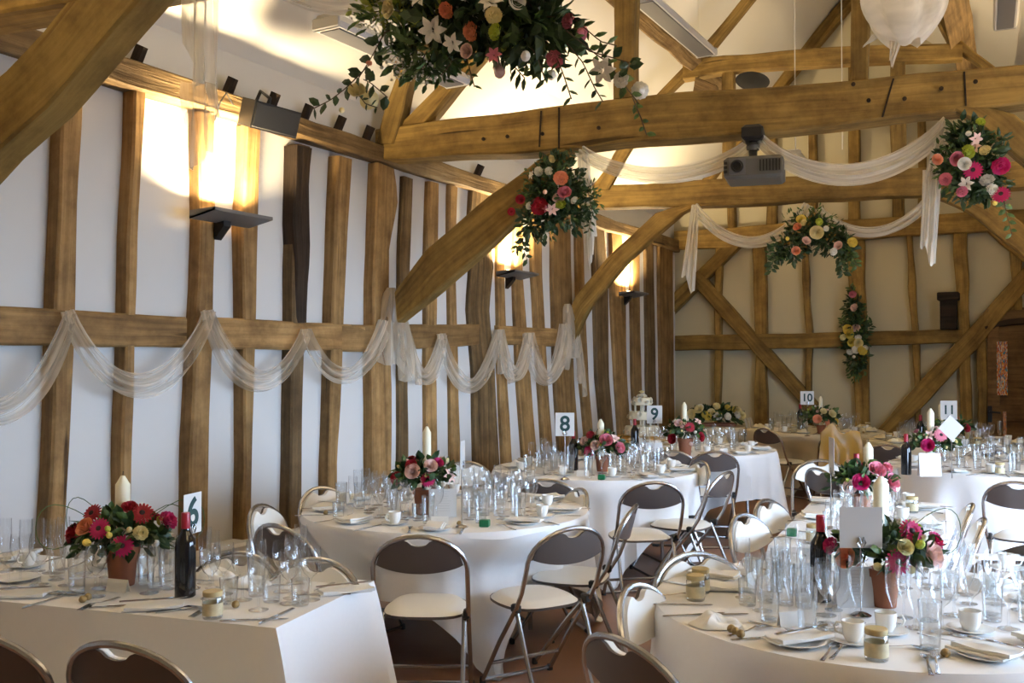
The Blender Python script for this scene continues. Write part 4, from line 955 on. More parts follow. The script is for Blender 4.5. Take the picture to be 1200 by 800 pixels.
def number_card(px, py, txt, label, yaw, ztop=.40, w=.115, h=.14, back=False, tilt=0):
    """px,py: foot of the rod on the table; yaw = 0 faces the camera"""
    p = at_z(px, py, TZ); t = thing('table_number_stand', label, 'number card', (p.x, p.y, TZ+.001), YAW+yaw, 'table number stands')
    obj('stand_base', MB().lathe([(0, 0), (.032, 0), (.034, .004), (.02, .012), (.004, .016), (0, .017)], 16, close=False), M['steel'], t, smooth=True)
    obj('rod', MB().tube([(0, 0, .01), (0, 0, ztop-h+.03)], .0028, 6), M['steel'], t)
    c = obj('card', MB().box((0, -.004, ztop-h/2), (w, .002, h)), M['paper' if txt else 'card_shaded'], t)
    obj('clip', MB().tube([(-.006, -.009, ztop-h+.004), (-.014, -.009, ztop-h+.018), (-.008, -.009, ztop-h+.036), (0, -.009, ztop-h+.016), (.008, -.009, ztop-h+.036), (.014, -.009, ztop-h+.018), (.006, -.009, ztop-h+.004)], .0028, 5), M['steel'], t)
    if txt:
        tm = link('number', text_mesh(txt, .15 if len(txt) == 1 else .12), c, (0, -.0056, ztop-h/2)); tm.rotation_euler = (math.pi/2, 0, 0)
    OCC.append((p.x, p.y, .036)); return t
number_card(224, 690, '6', 'number 6 table card on a rod behind the wine bottle', 1.28, ztop=.355, w=.11, h=.15)
number_card(541, 618, '', 'edge-on table number card on a rod beside the flowers of the first round table', 1.42, ztop=.44)
number_card(662, 562, '8', 'number 8 table card on a rod', 0, ztop=.475, w=.135, h=.165)
number_card(767, 530, '9', 'number 9 table card on a rod', .1, ztop=.43, w=.145, h=.165)
number_card(946, 511, '10', 'number 10 table card on a rod', 0, ztop=.5, w=.15, h=.15)
number_card(1112, 526, '11', 'number 11 table card on a rod', .0, ztop=.46, w=.16, h=.18)
number_card(974, 620, '', 'edge-on white card on a rod at the oblong table with a green box', 1.5, ztop=.46, w=.1, h=.18)
sc_ = number_card(1009, 722, '', 'blank-backed white card on a tall rod stand before the gerberas', .0, ztop=.362, w=.142, h=.135)
# a clip shows on this side of the blank card
def menu(px, py, label, yaw, w=.105, h=.15, lines=9):
    p = at_z(px, py, TZ); t = thing('menu_card', label, 'menu card', (p.x, p.y, TZ+.001), YAW+yaw, 'menu cards')
    f_ = obj('front_leaf', MB().prism([(-w/2, 0, 0), (w/2, 0, 0), (w/2, .022, h), (-w/2, .022, h)], (0, .0015, 0)), M['paper'], t)
    obj('back_leaf', MB().prism([(-w/2, .05, 0), (w/2, .05, 0), (w/2, .0235, h), (-w/2, .0235, h)], (0, .0015, 0)), M['paper'], t)
    if lines:
        mb = MB(); rr = random.Random(int(px))
        for k in range(lines):
            zz = h*(.9-.085*k); ww = w*rr.uniform(.3, .62); y = .022*zz/h-.0006
            mb.prism([(-ww/2, y, zz), (ww/2, y, zz), (ww/2, y+.0003, zz+.0022), (-ww/2, y+.0003, zz+.0022)], (0, -.0004, 0))
        o = obj('printed_lines', mb, M['ink_grey'], f_)
    OCC.append((p.x, p.y, .055)); return t
menu(1003, 712, 'white printed menu card standing by the wine bottle and tall card stand', .05, .13, .135)
menu(519, 606, 'white menu card standing before the pot on the first round table', .1, .15, .15)
menu(1091, 558.5, 'white menu card standing before the pink roses of the round table before table eleven', .0, .16, .17)
menu(767, 535, 'small white card standing on table nine under its number', .1, .15, .12)
# candle standing apart and leaning white card
def pillar(px, py, r, h, label):
    p = at_z(px, py, TZ); t = thing('pillar_candle', label, 'candle', (p.x, p.y, TZ+.001)); candle_parts(t, r, 0, h); OCC.append((p.x, p.y, r)); return t
pillar(1033, 655, .032, .34, 'tall ivory pillar candle at the end of the oblong table with a green box')
pc = at_z(1104, 562, TZ); 
dcard = thing('diamond_card', 'square grey-white card set on its corner behind the pink roses', 'card', (pc.x+.06, pc.y+.13, TZ+.0), YAW)
mb = MB(); q_ = .36
mb.prism([(0, 0, q_-.095), (.092, .015, q_), (0, .03, q_+.095), (-.092, .015, q_)], (0, .003, 0)); obj('card', mb, M['card_shaded'], dcard)
obj('rod', MB().tube([(0, .01, 0), (0, .012, q_-.07)], .003, 6), M['steel'], dcard)

# ------------------------------------------------------------------ hand-placed things on the two nearest tables
w7 = 'the tall card table'; w6 = 'the oblong wine table'
OCC.append((T7[0], T7[1], .05))
ppx('jar', 815, 703, 0, w7, 'beside the crumpled napkin by a white chair'); ppx('jar', 1027, 773, 0, w7, 'before the coffee cup by the gerbera pot')
for (px, py) in ((897, 706), (908, 694), (920, 709), (934, 697), (884, 695), (914, 688), (942, 712)): ppx('tumbler', px, py, 0, w7, 'in the cluster beside the bottle on the menu table')
ppx('tumbler', 1090, 762, 0, w7, 'standing behind a pair of forks on the menu table'); ppx('tumbler', 946, 737, 0, w7, 'beside the tent card on the menu table')
for (px, py) in ((984, 740), (968, 722), (958, 738)): ppx('wine_glass', px, py, 0, w7, 'before the menu card and the wine bottle')
for (px, py) in ((1087, 728), (1104, 742), (1118, 722)): ppx('wine_glass', px, py, 0, w7, 'between the two coffee cups of the menu table')
for (px, py) in ((1160, 720), (1182, 738), (1197, 716)): ppx('wine_glass', px, py, 0, w7, 'beyond the plated napkin on the menu table')
for (px, py) in ((1164, 702), (1198, 692), (876, 709)): ppx('water_glass', px, py, 0, w7)
for (px, py) in ((1078, 678), (1100, 672), (1060, 690)): ppx('flute', px, py, 0, w7)
def cup_on(px, py, where, rz=0):
    p = at_z(px, py, TZ); put('saucer', p.x, p.y, 0, where); put('cup', p.x, p.y, rz, where, z=TZ+.0065, occ=False)
cup_on(1038, 742, w7, .3); cup_on(1137, 740, w7, 2.2); cup_on(1180, 668, w7)
def plate_on(px, py, where, nap='napkin', kn=True, rz=0):
    p = at_z(px, py, TZ); put('plate', p.x, p.y, 0, where); put(nap, p.x, p.y, rz, where, z=TZ+.016, occ=False)
    if kn: put('knife', p.x+.015, p.y, rz+.1, where, z=TZ+.045, occ=False)
plate_on(1156, 770, w7, 'napkin2', True, 2.7); plate_on(935, 755, w7, 'napkin', True, .9)
for (px, py, rz) in ((972, 764, 1.55), (984, 763, 1.5), (1087, 779, 1.75), (1097, 778, 1.7)): ppx('fork', px, py, rz, w7)
for (px, py, rz, k) in ((895, 748, .75, 'knife'), (840, 721, .55, 'knife'), (908, 736, -.4, 'spoon'), (1052, 759, .3, 'spoon'), (798, 709, .4, 'knife'), (1150, 752, -.4, 'fork'), (1110, 752, -.5, 'spoon')): ppx(k, px, py, rz, w7)
ppx('napkin3', 838, 733, .5, w7); ppx('napkin2', 852, 690, .3, w7); ppx('place_card', 927, 733, YAW+.3, w7)
for (px, py) in ((862, 744), (868, 747), (857, 741)): ppx('truffle', px, py, 0, w7)
ppx('napkin', 1170, 655, .4, w7)
# oblong wine table
a6 = math.atan2(d6.y, d6.x)
ppx('jar', 249, 724, 0, w6); ppx('place_card', 138, 693, a6, w6)
for (px, py) in ((182, 688), (197, 690), (171, 684), (90, 693)): ppx('tumbler', px, py, 0, w6)
for (px, py) in ((246, 702), (262, 697), (284, 704), (300, 692)): ppx('wine_glass', px, py, 0, w6, 'right behind the favour jar of the oblong wine table')
for (px, py) in ((339, 708), (352, 696), (331, 694), (364, 704), (345, 684)): ppx('wine_glass', px, py, 0, w6, 'in the cluster at the free end of the wine table')
for (px, py) in ((10, 690), (24, 684), (112, 700), (118, 690)): ppx('wine_glass', px, py, 0, w6, 'near the pot of magenta gerberas and the wine table flutes')
for (px, py) in ((268, 707), (318, 705), (352, 709)): ppx('water_glass', px, py, 0, w6)
for (px, py) in ((58, 672), (74, 668), (44, 670), (66, 680), (90, 678), (30, 672), (107, 676), (240, 684), (352, 680), (300, 680)): ppx('flute', px, py, 0, w6)
for (px, py, rz) in ((180, 713, .75), (22, 699, .6), (405, 694, .9)):
    p = at_z(px, py, TZ); put('napkin', p.x, p.y, rz, w6); put('knife', p.x, p.y, rz+.05, w6, z=TZ+.03, occ=False)
for (px, py, rz) in ((208, 715, .85), (219, 716, .8), (55, 697, .7), (380, 697, .6), (66, 698, .65)): ppx('fork', px, py, rz, w6)
for (px, py, rz) in ((135, 711, .75), (298, 727, .6), (322, 686, .6)): ppx('knife', px, py, rz, w6)
for (px, py) in ((97, 706), (103, 703), (276, 712)): ppx('truffle', px, py, 0, w6)
ppx('napkin3', 292, 686, .3, w6); ppx('napkin3', 250, 676, .3, w6); ppx('plate', 20, 680, 0, w6)
# ------------------------------------------------------------------ settings on the other tables
def settings_round(c, r, where, n, seed, rot=0, rich=1.0, extra=0):
    rr = random.Random(seed)
    inside = lambda a, b, q: math.hypot(a-c[0], b-c[1]) < r-q*.7-.012
    for k in range(n):
        a = rot+2*math.pi*k/n; ix, iy = math.cos(a), math.sin(a); sx, sy = -iy, ix
        def P_(dr, ds): return c[0]+ix*(r-dr)+sx*ds, c[1]+iy*(r-dr)+sy*ds
        x, y = P_(.13, 0); o = tryput('plate', x, y, 0, where, rr, .03, inside)
        if o:
            nk = rr.choice(['napkin', 'napkin2', 'napkin3', 'napkin'] if rich > .7 else ['napkin', 'napkin4', 'napkin4'])
            put(nk, o.location.x, o.location.y, a+rr.uniform(-.6, .6), where, z=TZ+.015, occ=False)
        x, y = P_(.34, .02); tryput('wine_glass', x, y, 0, where, rr, .06, inside)
        x, y = P_(.37, .12); tryput('flute', x, y, 0, where, rr, .06, inside)
        x, y = P_(.33, -.1); tryput(rr.choice(['tumbler', 'water_glass']), x, y, 0, where, rr, .06, inside)
        x, y = P_(.42, -.02); tryput(rr.choice(['wine_glass', 'tumbler']), x, y, 0, where, rr, .07, inside)
        x, y = P_(.26, .2); s_ = tryput('saucer', x, y, 0, where, rr, .03, inside)
        if s_: put('cup', s_.location.x, s_.location.y, rr.uniform(0, 6.3), where, z=TZ+.0065, occ=False)
        if rich > .5:
            x, y = P_(.1, -.14); tryput('fork', x, y, a+math.pi+rr.uniform(-.2, .2), where, rr, .02, inside)
            x, y = P_(.1, .14); tryput('knife', x, y, a+math.pi+rr.uniform(-.2, .2), where, rr, .02, inside)
            if rr.random() < .3: x, y = P_(.2, -.17); tryput('jar', x, y, 0, where, rr, .03, inside)
            if rr.random() < .6: x, y = P_(.24, .0); tryput('place_card', x, y, a+math.pi/2, where, rr, .03, inside)
            if rr.random() < .4: x, y = P_(.18, .1); tryput('truffle', x, y, 0, where, rr, .04, inside)
    for k in range(extra):
        a = rr.uniform(0, 6.28); q = rr.uniform(.2, .5); tryput(rr.choice(['wine_glass', 'flute', 'tumbler']), c[0]+q*math.cos(a), c[1]+q*math.sin(a), 0, where, rr, .06, inside)
def settings_oblong(o, rz, lx, ly, where, seed, n):
    rr = random.Random(seed); ca, sa = math.cos(rz), math.sin(rz)
    def inside(a, b, q):
        u = (a-o.x)*ca+(b-o.y)*sa; v = -(a-o.x)*sa+(b-o.y)*ca; return abs(u) < lx/2-q*.7-.01 and abs(v) < ly/2-q*.7-.01
    for side in (-1, 1):
        for k in range(n):
            u = -lx/2+(k+.5)*lx/n
            def P_(dr, ds): v = side*(ly/2-dr); uu = u+ds; return o.x+uu*ca-v*sa, o.y+uu*sa+v*ca
            x, y = P_(.11, 0); q = tryput('plate', x, y, 0, where, rr, .02, inside)
            if q: put(rr.choice(['napkin', 'napkin2', 'napkin3']), q.location.x, q.location.y, rz+math.pi/2+rr.uniform(-.5, .5), where, z=TZ+.015, occ=False)
            for kd, dr, ds in (('wine_glass', .27, 0), ('flute', .3, .1), ('tumbler', .28, -.1), ('fork', .09, -.13), ('knife', .09, .13)):
                x, y = P_(dr, ds); tryput(kd, x, y, rz+side*math.pi/2, where, rr, .04, inside)
            x, y = P_(.22, .17); s_ = tryput('saucer', x, y, 0, where, rr, .03, inside)
            if s_: put('cup', s_.location.x, s_.location.y, rr.uniform(0, 6.3), where, z=TZ+.0065, occ=False)
            if rr.random() < .3: x, y = P_(.18, -.18); tryput('jar', x, y, 0, where, rr, .03, inside)
wB, w8, w9, w10, wD, w11, wC = 'the first round table', 'table eight', 'table nine', 'table ten', 'the table before table eleven', 'table eleven', 'the green box table'
gb = ppx('green_box', 568, 617, .3, wB, note='on a plate at the first round table'); ppx('green_box', 705, 562, .3, w8, note='on table eight'); ppx('green_box', 928, 628, .2, wC, note='at the corner of the oblong dining table')
for (px, py) in ((414, 604), (430, 606), (446, 604), (462, 608), (438, 596), (420, 594), (455, 594), (473, 600)): p = at_z(px, py, TZ); tryput('wine_glass' if px % 2 else 'flute', p.x, p.y, 0, wB, random.Random(px), .01)
for (px, py) in ((548, 596), (562, 598), (577, 594), (592, 598), (606, 596), (570, 588), (600, 588), (585, 604), (612, 604), (555, 606)): p = at_z(px, py, TZ); tryput('tumbler' if px % 2 else 'wine_glass', p.x, p.y, 0, wB, random.Random(px), .01)
settings_round(TB, .81, wB, 9, 11, .3, 1, 10)
for (px, py) in ((618, 556), (630, 553), (642, 556), (650, 550), (690, 560), (730, 556), (745, 552), (757, 556), (770, 552), (740, 560), (762, 547), (752, 545), (780, 553)): p = at_z(px, py, TZ); tryput(random.Random(px).choice(['wine_glass', 'tumbler', 'flute']), p.x, p.y, 0, w8, random.Random(px), .01)
settings_round(T8, .8, w8, 9, 12, .1, 1, 10)
settings_round(T9, .79, w9, 8, 13, .2, 1, 6)
settings_round(T10, .8, w10, 8, 14, .0, .6, 6)
settings_round(TD, .82, wD, 9, 15, .15, 1, 10)
settings_round(T11, .8, w11, 8, 16, .0, .6, 8)
settings_oblong(oC, rzC, 1.76, .74, wC, 17, 3)
settings_oblong(o6, rz6, 1.85, .70, w6, 23, 4); settings_round(T7, .765, w7, 9, 24, .2, 1, 12)
_r7 = random.Random(5); in7 = lambda a, b, q: math.hypot(a-T7[0], b-T7[1]) < .76-q*.7-.012
for k in range(10): a = _r7.uniform(.2, 2.2); q = _r7.uniform(.25, .6); tryput(_r7.choice(['wine_glass', 'tumbler', 'saucer', 'flute']), T7[0]+q*math.cos(a), T7[1]+q*math.sin(a), 0, w7, _r7, .05, in7)
# ------------------------------------------------------------------ draped muslin
def drape_mb(to3, centre, width, nu=26, nv=9, folds=5, amp=.03, nrm=V((1, 0, 0)), seed=0, hang=None, slant=0):
    """cloth strip: centre(t) -> pixel (x, y); width(t) -> half width in pixels (vector across); to3 maps pixels to the plane"""
    rr = random.Random(seed); ph = [rr.uniform(0, 6.28) for _ in range(3)]; vs = []; gs = []; fs = []; L = 0; prev = None
    for i in range(nu+1):
        t = i/nu; c = centre(t); e = .01; a = centre(max(0, t-e)); b = centre(min(1, t+e)); tx, tyy = b[0]-a[0], b[1]-a[1]; ln = math.hypot(tx, tyy) or 1
        nx, ny = hang if hang else (-tyy/ln, tx/ln); w = width(t); p0 = to3(*c)
        if prev is not None: L += (p0-prev).length
        prev = p0
        for j in range(nv+1):
            s = j/nv*2-1; p = to3(c[0]+nx*w*s, c[1]+ny*w*s+slant*s*t*t+abs(slant)*.4*math.sin(s*5+seed)*t*t)
            wd = (to3(c[0]+nx*w, c[1]+ny*w)-p0).length
            ruck = min(amp, .6*wd)*(math.sin(s*folds*1.5+ph[0]+t*2)+.5*math.sin(s*folds*2.9+ph[1]-t*3))
            vs.append(p+nrm*(ruck+.012)); gs.append((L, s*.3, 0))
    m = nv+1
    for i in range(nu):
        for j in range(nv): fs.append((i*m+j, (i+1)*m+j, (i+1)*m+j+1, i*m+j+1))
    return MB().add(vs, fs, gs)
def swag(par, to3, A, B, low, w_mid, mat, nrm, w_a=5, w_b=5, seed=0, name='swag', amp=.025, skew=.5):
    def ctr(t):
        # parabola-like hang through A, low, B
        x = A[0]+(B[0]-A[0])*t; k = 4*t*(1-t); y = A[1]+(B[1]-A[1])*t; ym = (A[1]+B[1])/2
        k = k**.85; return (x, y+(low-ym)*k)
    def wd(t): return (w_a+(w_b-w_a)*t)*(1-math.sin(math.pi*t))+w_mid*math.sin(math.pi*t)**.8
    return obj(name, drape_mb(ctr, None, None) if 0 else drape_mb(to3, ctr, wd, nrm=nrm, seed=seed, amp=amp), M[mat], par, smooth=True, fix=False)
def tail(par, to3, A, B, wa, wb, mat, nrm, seed=0, name='tail', amp=.025):
    return obj(name, drape_mb(to3, lambda t: (A[0]+(B[0]-A[0])*t, A[1]+(B[1]-A[1])*t), lambda t: wa+(wb-wa)*t**.7, nu=18, nv=12, nrm=nrm, seed=seed, hang=(1, 0), amp=amp, folds=6, slant=(abs(B[1]-A[1])*.16*(1 if seed % 2 else -1))), M[mat], par, smooth=True, fix=False)
gl = thing('muslin_garland', 'sheer cream muslin looped in swags along the left wall rail', 'drapery')
def gw(x, y): return at_x(x, y, XW+.045)
nx_ = V((1, 0, 0))
swag(gl, gw, (-70, 420), (80, 366), 480, 17, 'sheer', nx_, 10, 6, 1)
swag(gl, gw, (78, 364), (242, 364), 452, 15, 'sheer', nx_, 7, 6, 2)
swag(gl, gw, (240, 364), (357, 386), 446, 13, 'sheer', nx_, 6, 5, 3)
swag(gl, gw, (355, 386), (452, 376), 440, 10, 'sheer', nx_, 5, 9, 4)
tail(gl, gw, (457, 337), (462, 432), 3, 19, 'sheer', nx_, 5, amp=.04)
swag(gl, gw, (472, 378), (517, 392), 442, 9, 'sheer', nx_, 6, 4, 6)
tail(gl, gw, (472, 376), (482, 440), 3, 10, 'sheer', nx_, 61)
swag(gl, gw, (515, 391), (584, 387), 452, 9, 'sheer', nx_, 4, 4, 7)
swag(gl, gw, (583, 386), (619, 390), 440, 8, 'sheer', nx_, 4, 4, 8)
tail(gl, gw, (584, 386), (592, 442), 2, 9, 'sheer', nx_, 81)
swag(gl, gw, (618, 390), (664, 380), 444, 8, 'sheer', nx_, 4, 8, 9)
tail(gl, gw, (664, 356), (667, 424), 2, 9, 'sheer', nx_, 10, amp=.04)
tail(gl, gw, (674, 376), (681, 452), 2, 5, 'sheer', nx_, 11)
# on the tie beams
n1 = -T[1].n; n2 = -T[2].n
def t1(x, y): return T[1](x, y, .05)
def t2(x, y): return T[2](x, y, .05)
g1 = thing('muslin_garland', 'white muslin swagged under the tie beam carrying the projector', 'drapery')
swag(g1, t1, (680, 176), (876, 172), 206, 9, 'muslin', n1, 7, 7, 21)
swag(g1, t1, (888, 160), (1112, 142), 205, 14, 'muslin', n1, 7, 8, 22)
tail(g1, t1, (684, 180), (690, 262), 6, 10, 'muslin', n1, 23)
tail(g1, t1, (691, 258), (693, 308), 9, 3, 'muslin', n1, 26)
tail(g1, t1, (1108, 142), (1093, 205), 4, 12, 'muslin', n1, 24)
tail(g1, t1, (1093, 200), (1087, 300), 12, 9, 'muslin', n1, 25)
g2 = thing('muslin_garland', 'white muslin swagged under the tie beam before the back wall', 'drapery')
tail(g2, t2, (815, 240), (806, 332), 4, 8, 'muslin', n2, 31)
swag(g2, t2, (814, 240), (948, 240), 284, 7, 'muslin', n2, 4, 6, 32)
swag(g2, t2, (958, 244), (1086, 236), 272, 6, 'muslin', n2, 5, 6, 33)
g0 = thing('muslin_garland', 'sheer white muslin tail hanging from the nearest brace over the left wall', 'drapery')
n0 = -T[0].n
def t0(x, y): return T[0](x, y, .06)
tail(g0, t0, (238, -110), (238, 100), 19, 18, 'muslin', n0, 41, amp=.02)
tail(g0, t0, (238, 98), (243, 186), 18, 24, 'sheer', n0, 42, amp=.02)
swag(g0, t0, (250, -110), (560, -120), 4, 16, 'muslin', n0, 8, 8, 43)
g3 = thing('muslin_bundle', 'bundle of white muslin gathered at the queen post above the tie beam', 'drapery')
def t1b(x, y): return T[1](x, y, .16)
def bundle(u, v):
    a = u*2*math.pi; k = 1+.08*math.sin(5*a)+.06*math.sin(9*a+v*3); c = T[1](1060, -6, .22); sr = .235*math.sin(math.pi*(.12+.88*v*.93))**.6*k*(1 if v < .8 else 1)
    z = .33-.82*v+.04*math.sin(3*a); return c+T[1].n*(-sr*.55*math.sin(a))+V((1, SK, 0)).normalized()*(sr*math.cos(a))+V((0, 0, z*.62))
obj('cloth_bag', MB().grid(bundle, 40, 14), M['muslin'], g3, smooth=True, fix=False)
tail(g3, t1b, (1052, 40), (1044, 76), 10, 2, 'muslin', n1, 51)
tail(g3, t1b, (1030, 40), (1014, 54), 8, 3, 'muslin', n1, 52)
tail(g3, t1b, (1062, -90), (1062, -20), 12, 30, 'muslin', n1, 53)

# ------------------------------------------------------------------ hanging flowers
LEAF = {}
for k, (L_, w_) in dict(broad=(1, .30), slim=(1, .17)).items():
    for mt in ('leaf', 'leaf2', 'leaf3'):
        mb = MB(); leaf_geo(mb, V((0, 0, 0)), (1, 0, 0), (0, 0, 1), 1.0, w_); LEAF[(k, mt)] = mb.mesh('leaf', M[mt], False, fix=False)
def spray(par, to3, nrm, px, n, size, kind, mt, rr, stem=.0022, jit=.05):
    """a stem through the pixel points with leaves along it, each leaf its own piece"""
    pts = [to3(*p)+nrm*rr.uniform(-jit, jit) for p in px]
    path = [lerp_poly(pts, i/10) for i in range(11)]
    obj('stem', MB().tube(path, stem, 5), M['stem'], par)
    for i in range(n):
        t = (i+1)/(n+.3); p = lerp_poly(pts, t); q = lerp_poly(pts, min(1, t+.05)); d = (q-p); d = d.normalized() if d.length > 1e-5 else V((0, 0, -1))
        sd = d.cross(nrm).normalized()*(1 if i % 2 else -1); dr = (d*.6+sd*.9+nrm*rr.uniform(-.5, .6)).normalized()
        s = size*rr.uniform(.75, 1.2)
        o = link('leaf', LEAF[(kind, mt)], par, p); x = dr; z = (nrm+rdir(rr)*.6).normalized(); y = z.cross(x).normalized(); z = x.cross(y)
        o.rotation_mode = 'QUATERNION'; o.rotation_quaternion = Matrix((x, y, z)).transposed().to_quaternion(); o.scale = (s, s, s)
def fol_px(par, to3, nrm, blobs, rr, mat, L, w=.3, name='foliage'):
    mb = MB()
    for (x, y, rx, ry, n) in blobs:
        c = to3(x, y); sx = (to3(x+1, y)-c); sy = (to3(x, y+1)-c); dp = min(rx*sx.length, ry*sy.length)*.8
        for _ in range(n):
            d = rdir(rr); k = rr.uniform(.3, 1); p = c+sx*(d.x*rx*k)+sy*(d.y*ry*k)+nrm*(d.z*dp*k)
            l = rr.uniform(*L); leaf_geo(mb, p, (d.x*sx.normalized()+d.y*sy.normalized()+rdir(rr)*.8), rdir(rr), l, l*w)
    o = obj(name, mb, M[mat], par, fix=False); o['kind'] = 'stuff'; return o
def flowers_px(par, to3, nrm, fl, dep, rr):
    for (x, y, kind, col, size) in fl:
        p = to3(x, y)+nrm*dep*rr.uniform(.7, 1.1)*(.15 if par is h0 and (x < 445 or x > 645) else 1); put_flower(par, kind, col, p, nrm+rdir(rr)*.6, size*.9)
def back_flowers(par, to3, nrm, fl, dep, rr):
    for (x, y, kind, col, size) in fl[::2]:
        p = to3(x+rr.uniform(-10, 10), y)-nrm*dep*rr.uniform(.7, 1.1); put_flower(par, kind, col, p, -nrm+rdir(rr)*.45, size)
rr = random.Random(21)
h0 = thing('hanging_flower_arrangement', 'large hanging arrangement of roses, lilies and trailing leaves under the roof', 'flowers', (0, 0, 0))
def a0(x, y): return T[0](x, y, .10)
fol_px(h0, a0, n0, [(575, 20, 75, 44, 330), (560, -45, 130, 50, 260), (525, 30, 50, 42, 130), (630, 30, 45, 42, 120)], rr, 'leaf', (.05, .10), .26)
fol_px(h0, a0, n0, [(500, 62, 50, 34, 220), (470, 20, 55, 30, 110), (620, 45, 50, 40, 90)], rr, 'leaf2', (.035, .07), .18)
fol_px(h0, a0, n0, [(462, 10, 55, 18, 150), (600, 50, 18, 16, 30), (510, 20, 30, 20, 40)], rr, 'leaf3', (.025, .05), .3)
fol_px(h0, a0, n0, [(485, 80, 40, 18, 220), (440, 28, 34, 16, 110), (565, 10, 45, 24, 200)], rr, 'f_white', (.008, .014), .5, name='gypsophila')
fl0 = [(539, 23, 'carnation', 'peach', .030), (567, 47, 'carnation', 'peach', .034), (669, 27, 'carnation', 'pink', .028), (652, 70, 'carnation', 'pink', .032), (477, 24, 'rose', 'cream', .036), (590, 14, 'lily', 'white', .045), (597, 34, 'carnation', 'cream', .030), (600, 52, 'carnation', 'lime', .030), (630, 78, 'bud', 'white', .030),
       (707, 84, 'lily', 'white', .05), (730, 95, 'carnation', 'white', .028), (437, 76, 'bud', 'peach', .018), (421, 108, 'rose', 'cream', .034), (592, 74, 'lily', 'pink', .03), (565, 72, 'rose', 'blush', .026), (520, 45, 'lily', 'white', .055), (508, 10, 'lily', 'white', .04), (546, 62, 'lily', 'white', .04), (620, 15, 'rose', 'white', .03), (403, 130, 'bud', 'cream', .02), (560, 4, 'rose', 'white', .03)]
flowers_px(h0, a0, n0, fl0, .13, rr); back_flowers(h0, a0, n0, fl0, .13, rr)
for (px, n, s, k, m_) in (
    ([(480, 25), (455, 40), (432, 72), (415, 100)], 9, .055, 'broad', 'leaf'), ([(432, 72), (410, 105), (392, 120), (372, 130)], 11, .045, 'broad', 'leaf'), ([(420, 90), (440, 100), (450, 112)], 6, .05, 'broad', 'leaf'), ([(415, 100), (425, 120), (440, 125)], 6, .03, 'slim', 'leaf'),
    ([(620, 5), (650, 30), (680, 35)], 9, .045, 'broad', 'leaf'), ([(668, 40), (695, 60), (715, 75), (728, 95), (745, 118)], 12, .045, 'broad', 'leaf2'), ([(620, 35), (650, 60), (665, 90), (672, 118)], 14, .045, 'slim', 'leaf'), ([(660, 45), (685, 75), (700, 105), (705, 118)], 12, .04, 'slim', 'leaf'),
    ([(640, 20), (665, 15), (700, 45), (720, 50)], 10, .042, 'slim', 'leaf2'), ([(560, 50), (590, 65), (610, 88)], 18, .05, 'slim', 'leaf'), ([(610, 40), (635, 70), (640, 95)], 14, .045, 'slim', 'leaf'), ([(540, 60), (550, 80), (553, 100)], 7, .035, 'slim', 'leaf2'),
    ([(510, 50), (495, 75), (500, 100)], 12, .045, 'slim', 'leaf2'), ([(500, 40), (475, 60), (465, 75)], 12, .04, 'slim', 'leaf2'), ([(480, 15), (450, 8), (420, 12)], 12, .03, 'broad', 'leaf3'), ([(520, 60), (535, 75), (520, 90)], 10, .05, 'slim', 'leaf'), ([(745, 118), (752, 140), (760, 160)], 5, .03, 'broad', 'leaf2'), ([(690, 60), (735, 70), (740, 85)], 8, .045, 'broad', 'leaf')):
    spray(h0, a0, n0, px, n, s, k, m_, rr)
obj('hanging_wire', MB().tube([a0(570, -30), a0(570, -120)], .003, 5), M['black'], h0)
def hanging(name, label, to3, nrm, blobs, blobs2, fl, sprays, dep, seed, size=1.0, lm=('leaf', 'leaf2')):
    r_ = random.Random(seed); h = thing(name, label, 'flowers', (0, 0, 0), 0, 'flower arrangements fixed to the timbers')
    fol_px(h, to3, nrm, blobs, r_, lm[0], (.045*size, .09*size), .24); fol_px(h, to3, nrm, blobs2, r_, lm[1], (.03*size, .06*size), .2)
    flowers_px(h, to3, nrm, fl, dep, r_)
    for (px, n, s, k, m_) in sprays: spray(h, to3, nrm, px, n, s, k, m_, r_, jit=.03)
    return h
def a1(x, y): return T[1](x, y, .14)
hanging('hanging_flower_arrangement', 'hanging flowers with pink and dark red blooms at the left brace of the projector truss', a1, n1,
    [(652, 228, 36, 40, 520), (632, 258, 24, 26, 190), (668, 240, 26, 34, 190), (650, 192, 14, 14, 70)], [(648, 225, 42, 44, 300), (690, 235, 14, 26, 90), (625, 235, 16, 24, 90)],
    [(668, 215, 'carnation', 'peach', .055), (664, 236, 'rose', 'blush', .05), (672, 231, 'rose', 'pink', .05), (640, 245, 'carnation', 'red', .065), (650, 230, 'bud', 'blush', .03), (665, 244, 'carnation', 'lime', .042), (658, 250, 'lily', 'blush', .05), (630, 245, 'carnation', 'white', .03), (621, 238, 'rose', 'red', .035), (610, 252, 'carnation', 'red', .03), (632, 210, 'lily', 'white', .035), (640, 205, 'carnation', 'white', .035), (652, 205, 'carnation', 'white', .03), (655, 190, 'rose', 'cream', .03), (650, 248, 'lily', 'pink', .04), (684, 240, 'carnation', 'white', .03)],
    [([(622, 245), (615, 270), (605, 285), (602, 292)], 12, .05, 'slim', 'leaf'), ([(612, 270), (612, 290), (618, 305)], 8, .06, 'broad', 'leaf'), ([(615, 280), (603, 295)], 6, .05, 'broad', 'leaf'), ([(690, 225), (694, 250), (690, 272)], 12, .05, 'slim', 'leaf'), ([(650, 200), (640, 190), (632, 186)], 8, .06, 'slim', 'leaf'), ([(660, 200), (668, 182), (672, 176)], 8, .05, 'slim', 'leaf')], .19, 31, .9)
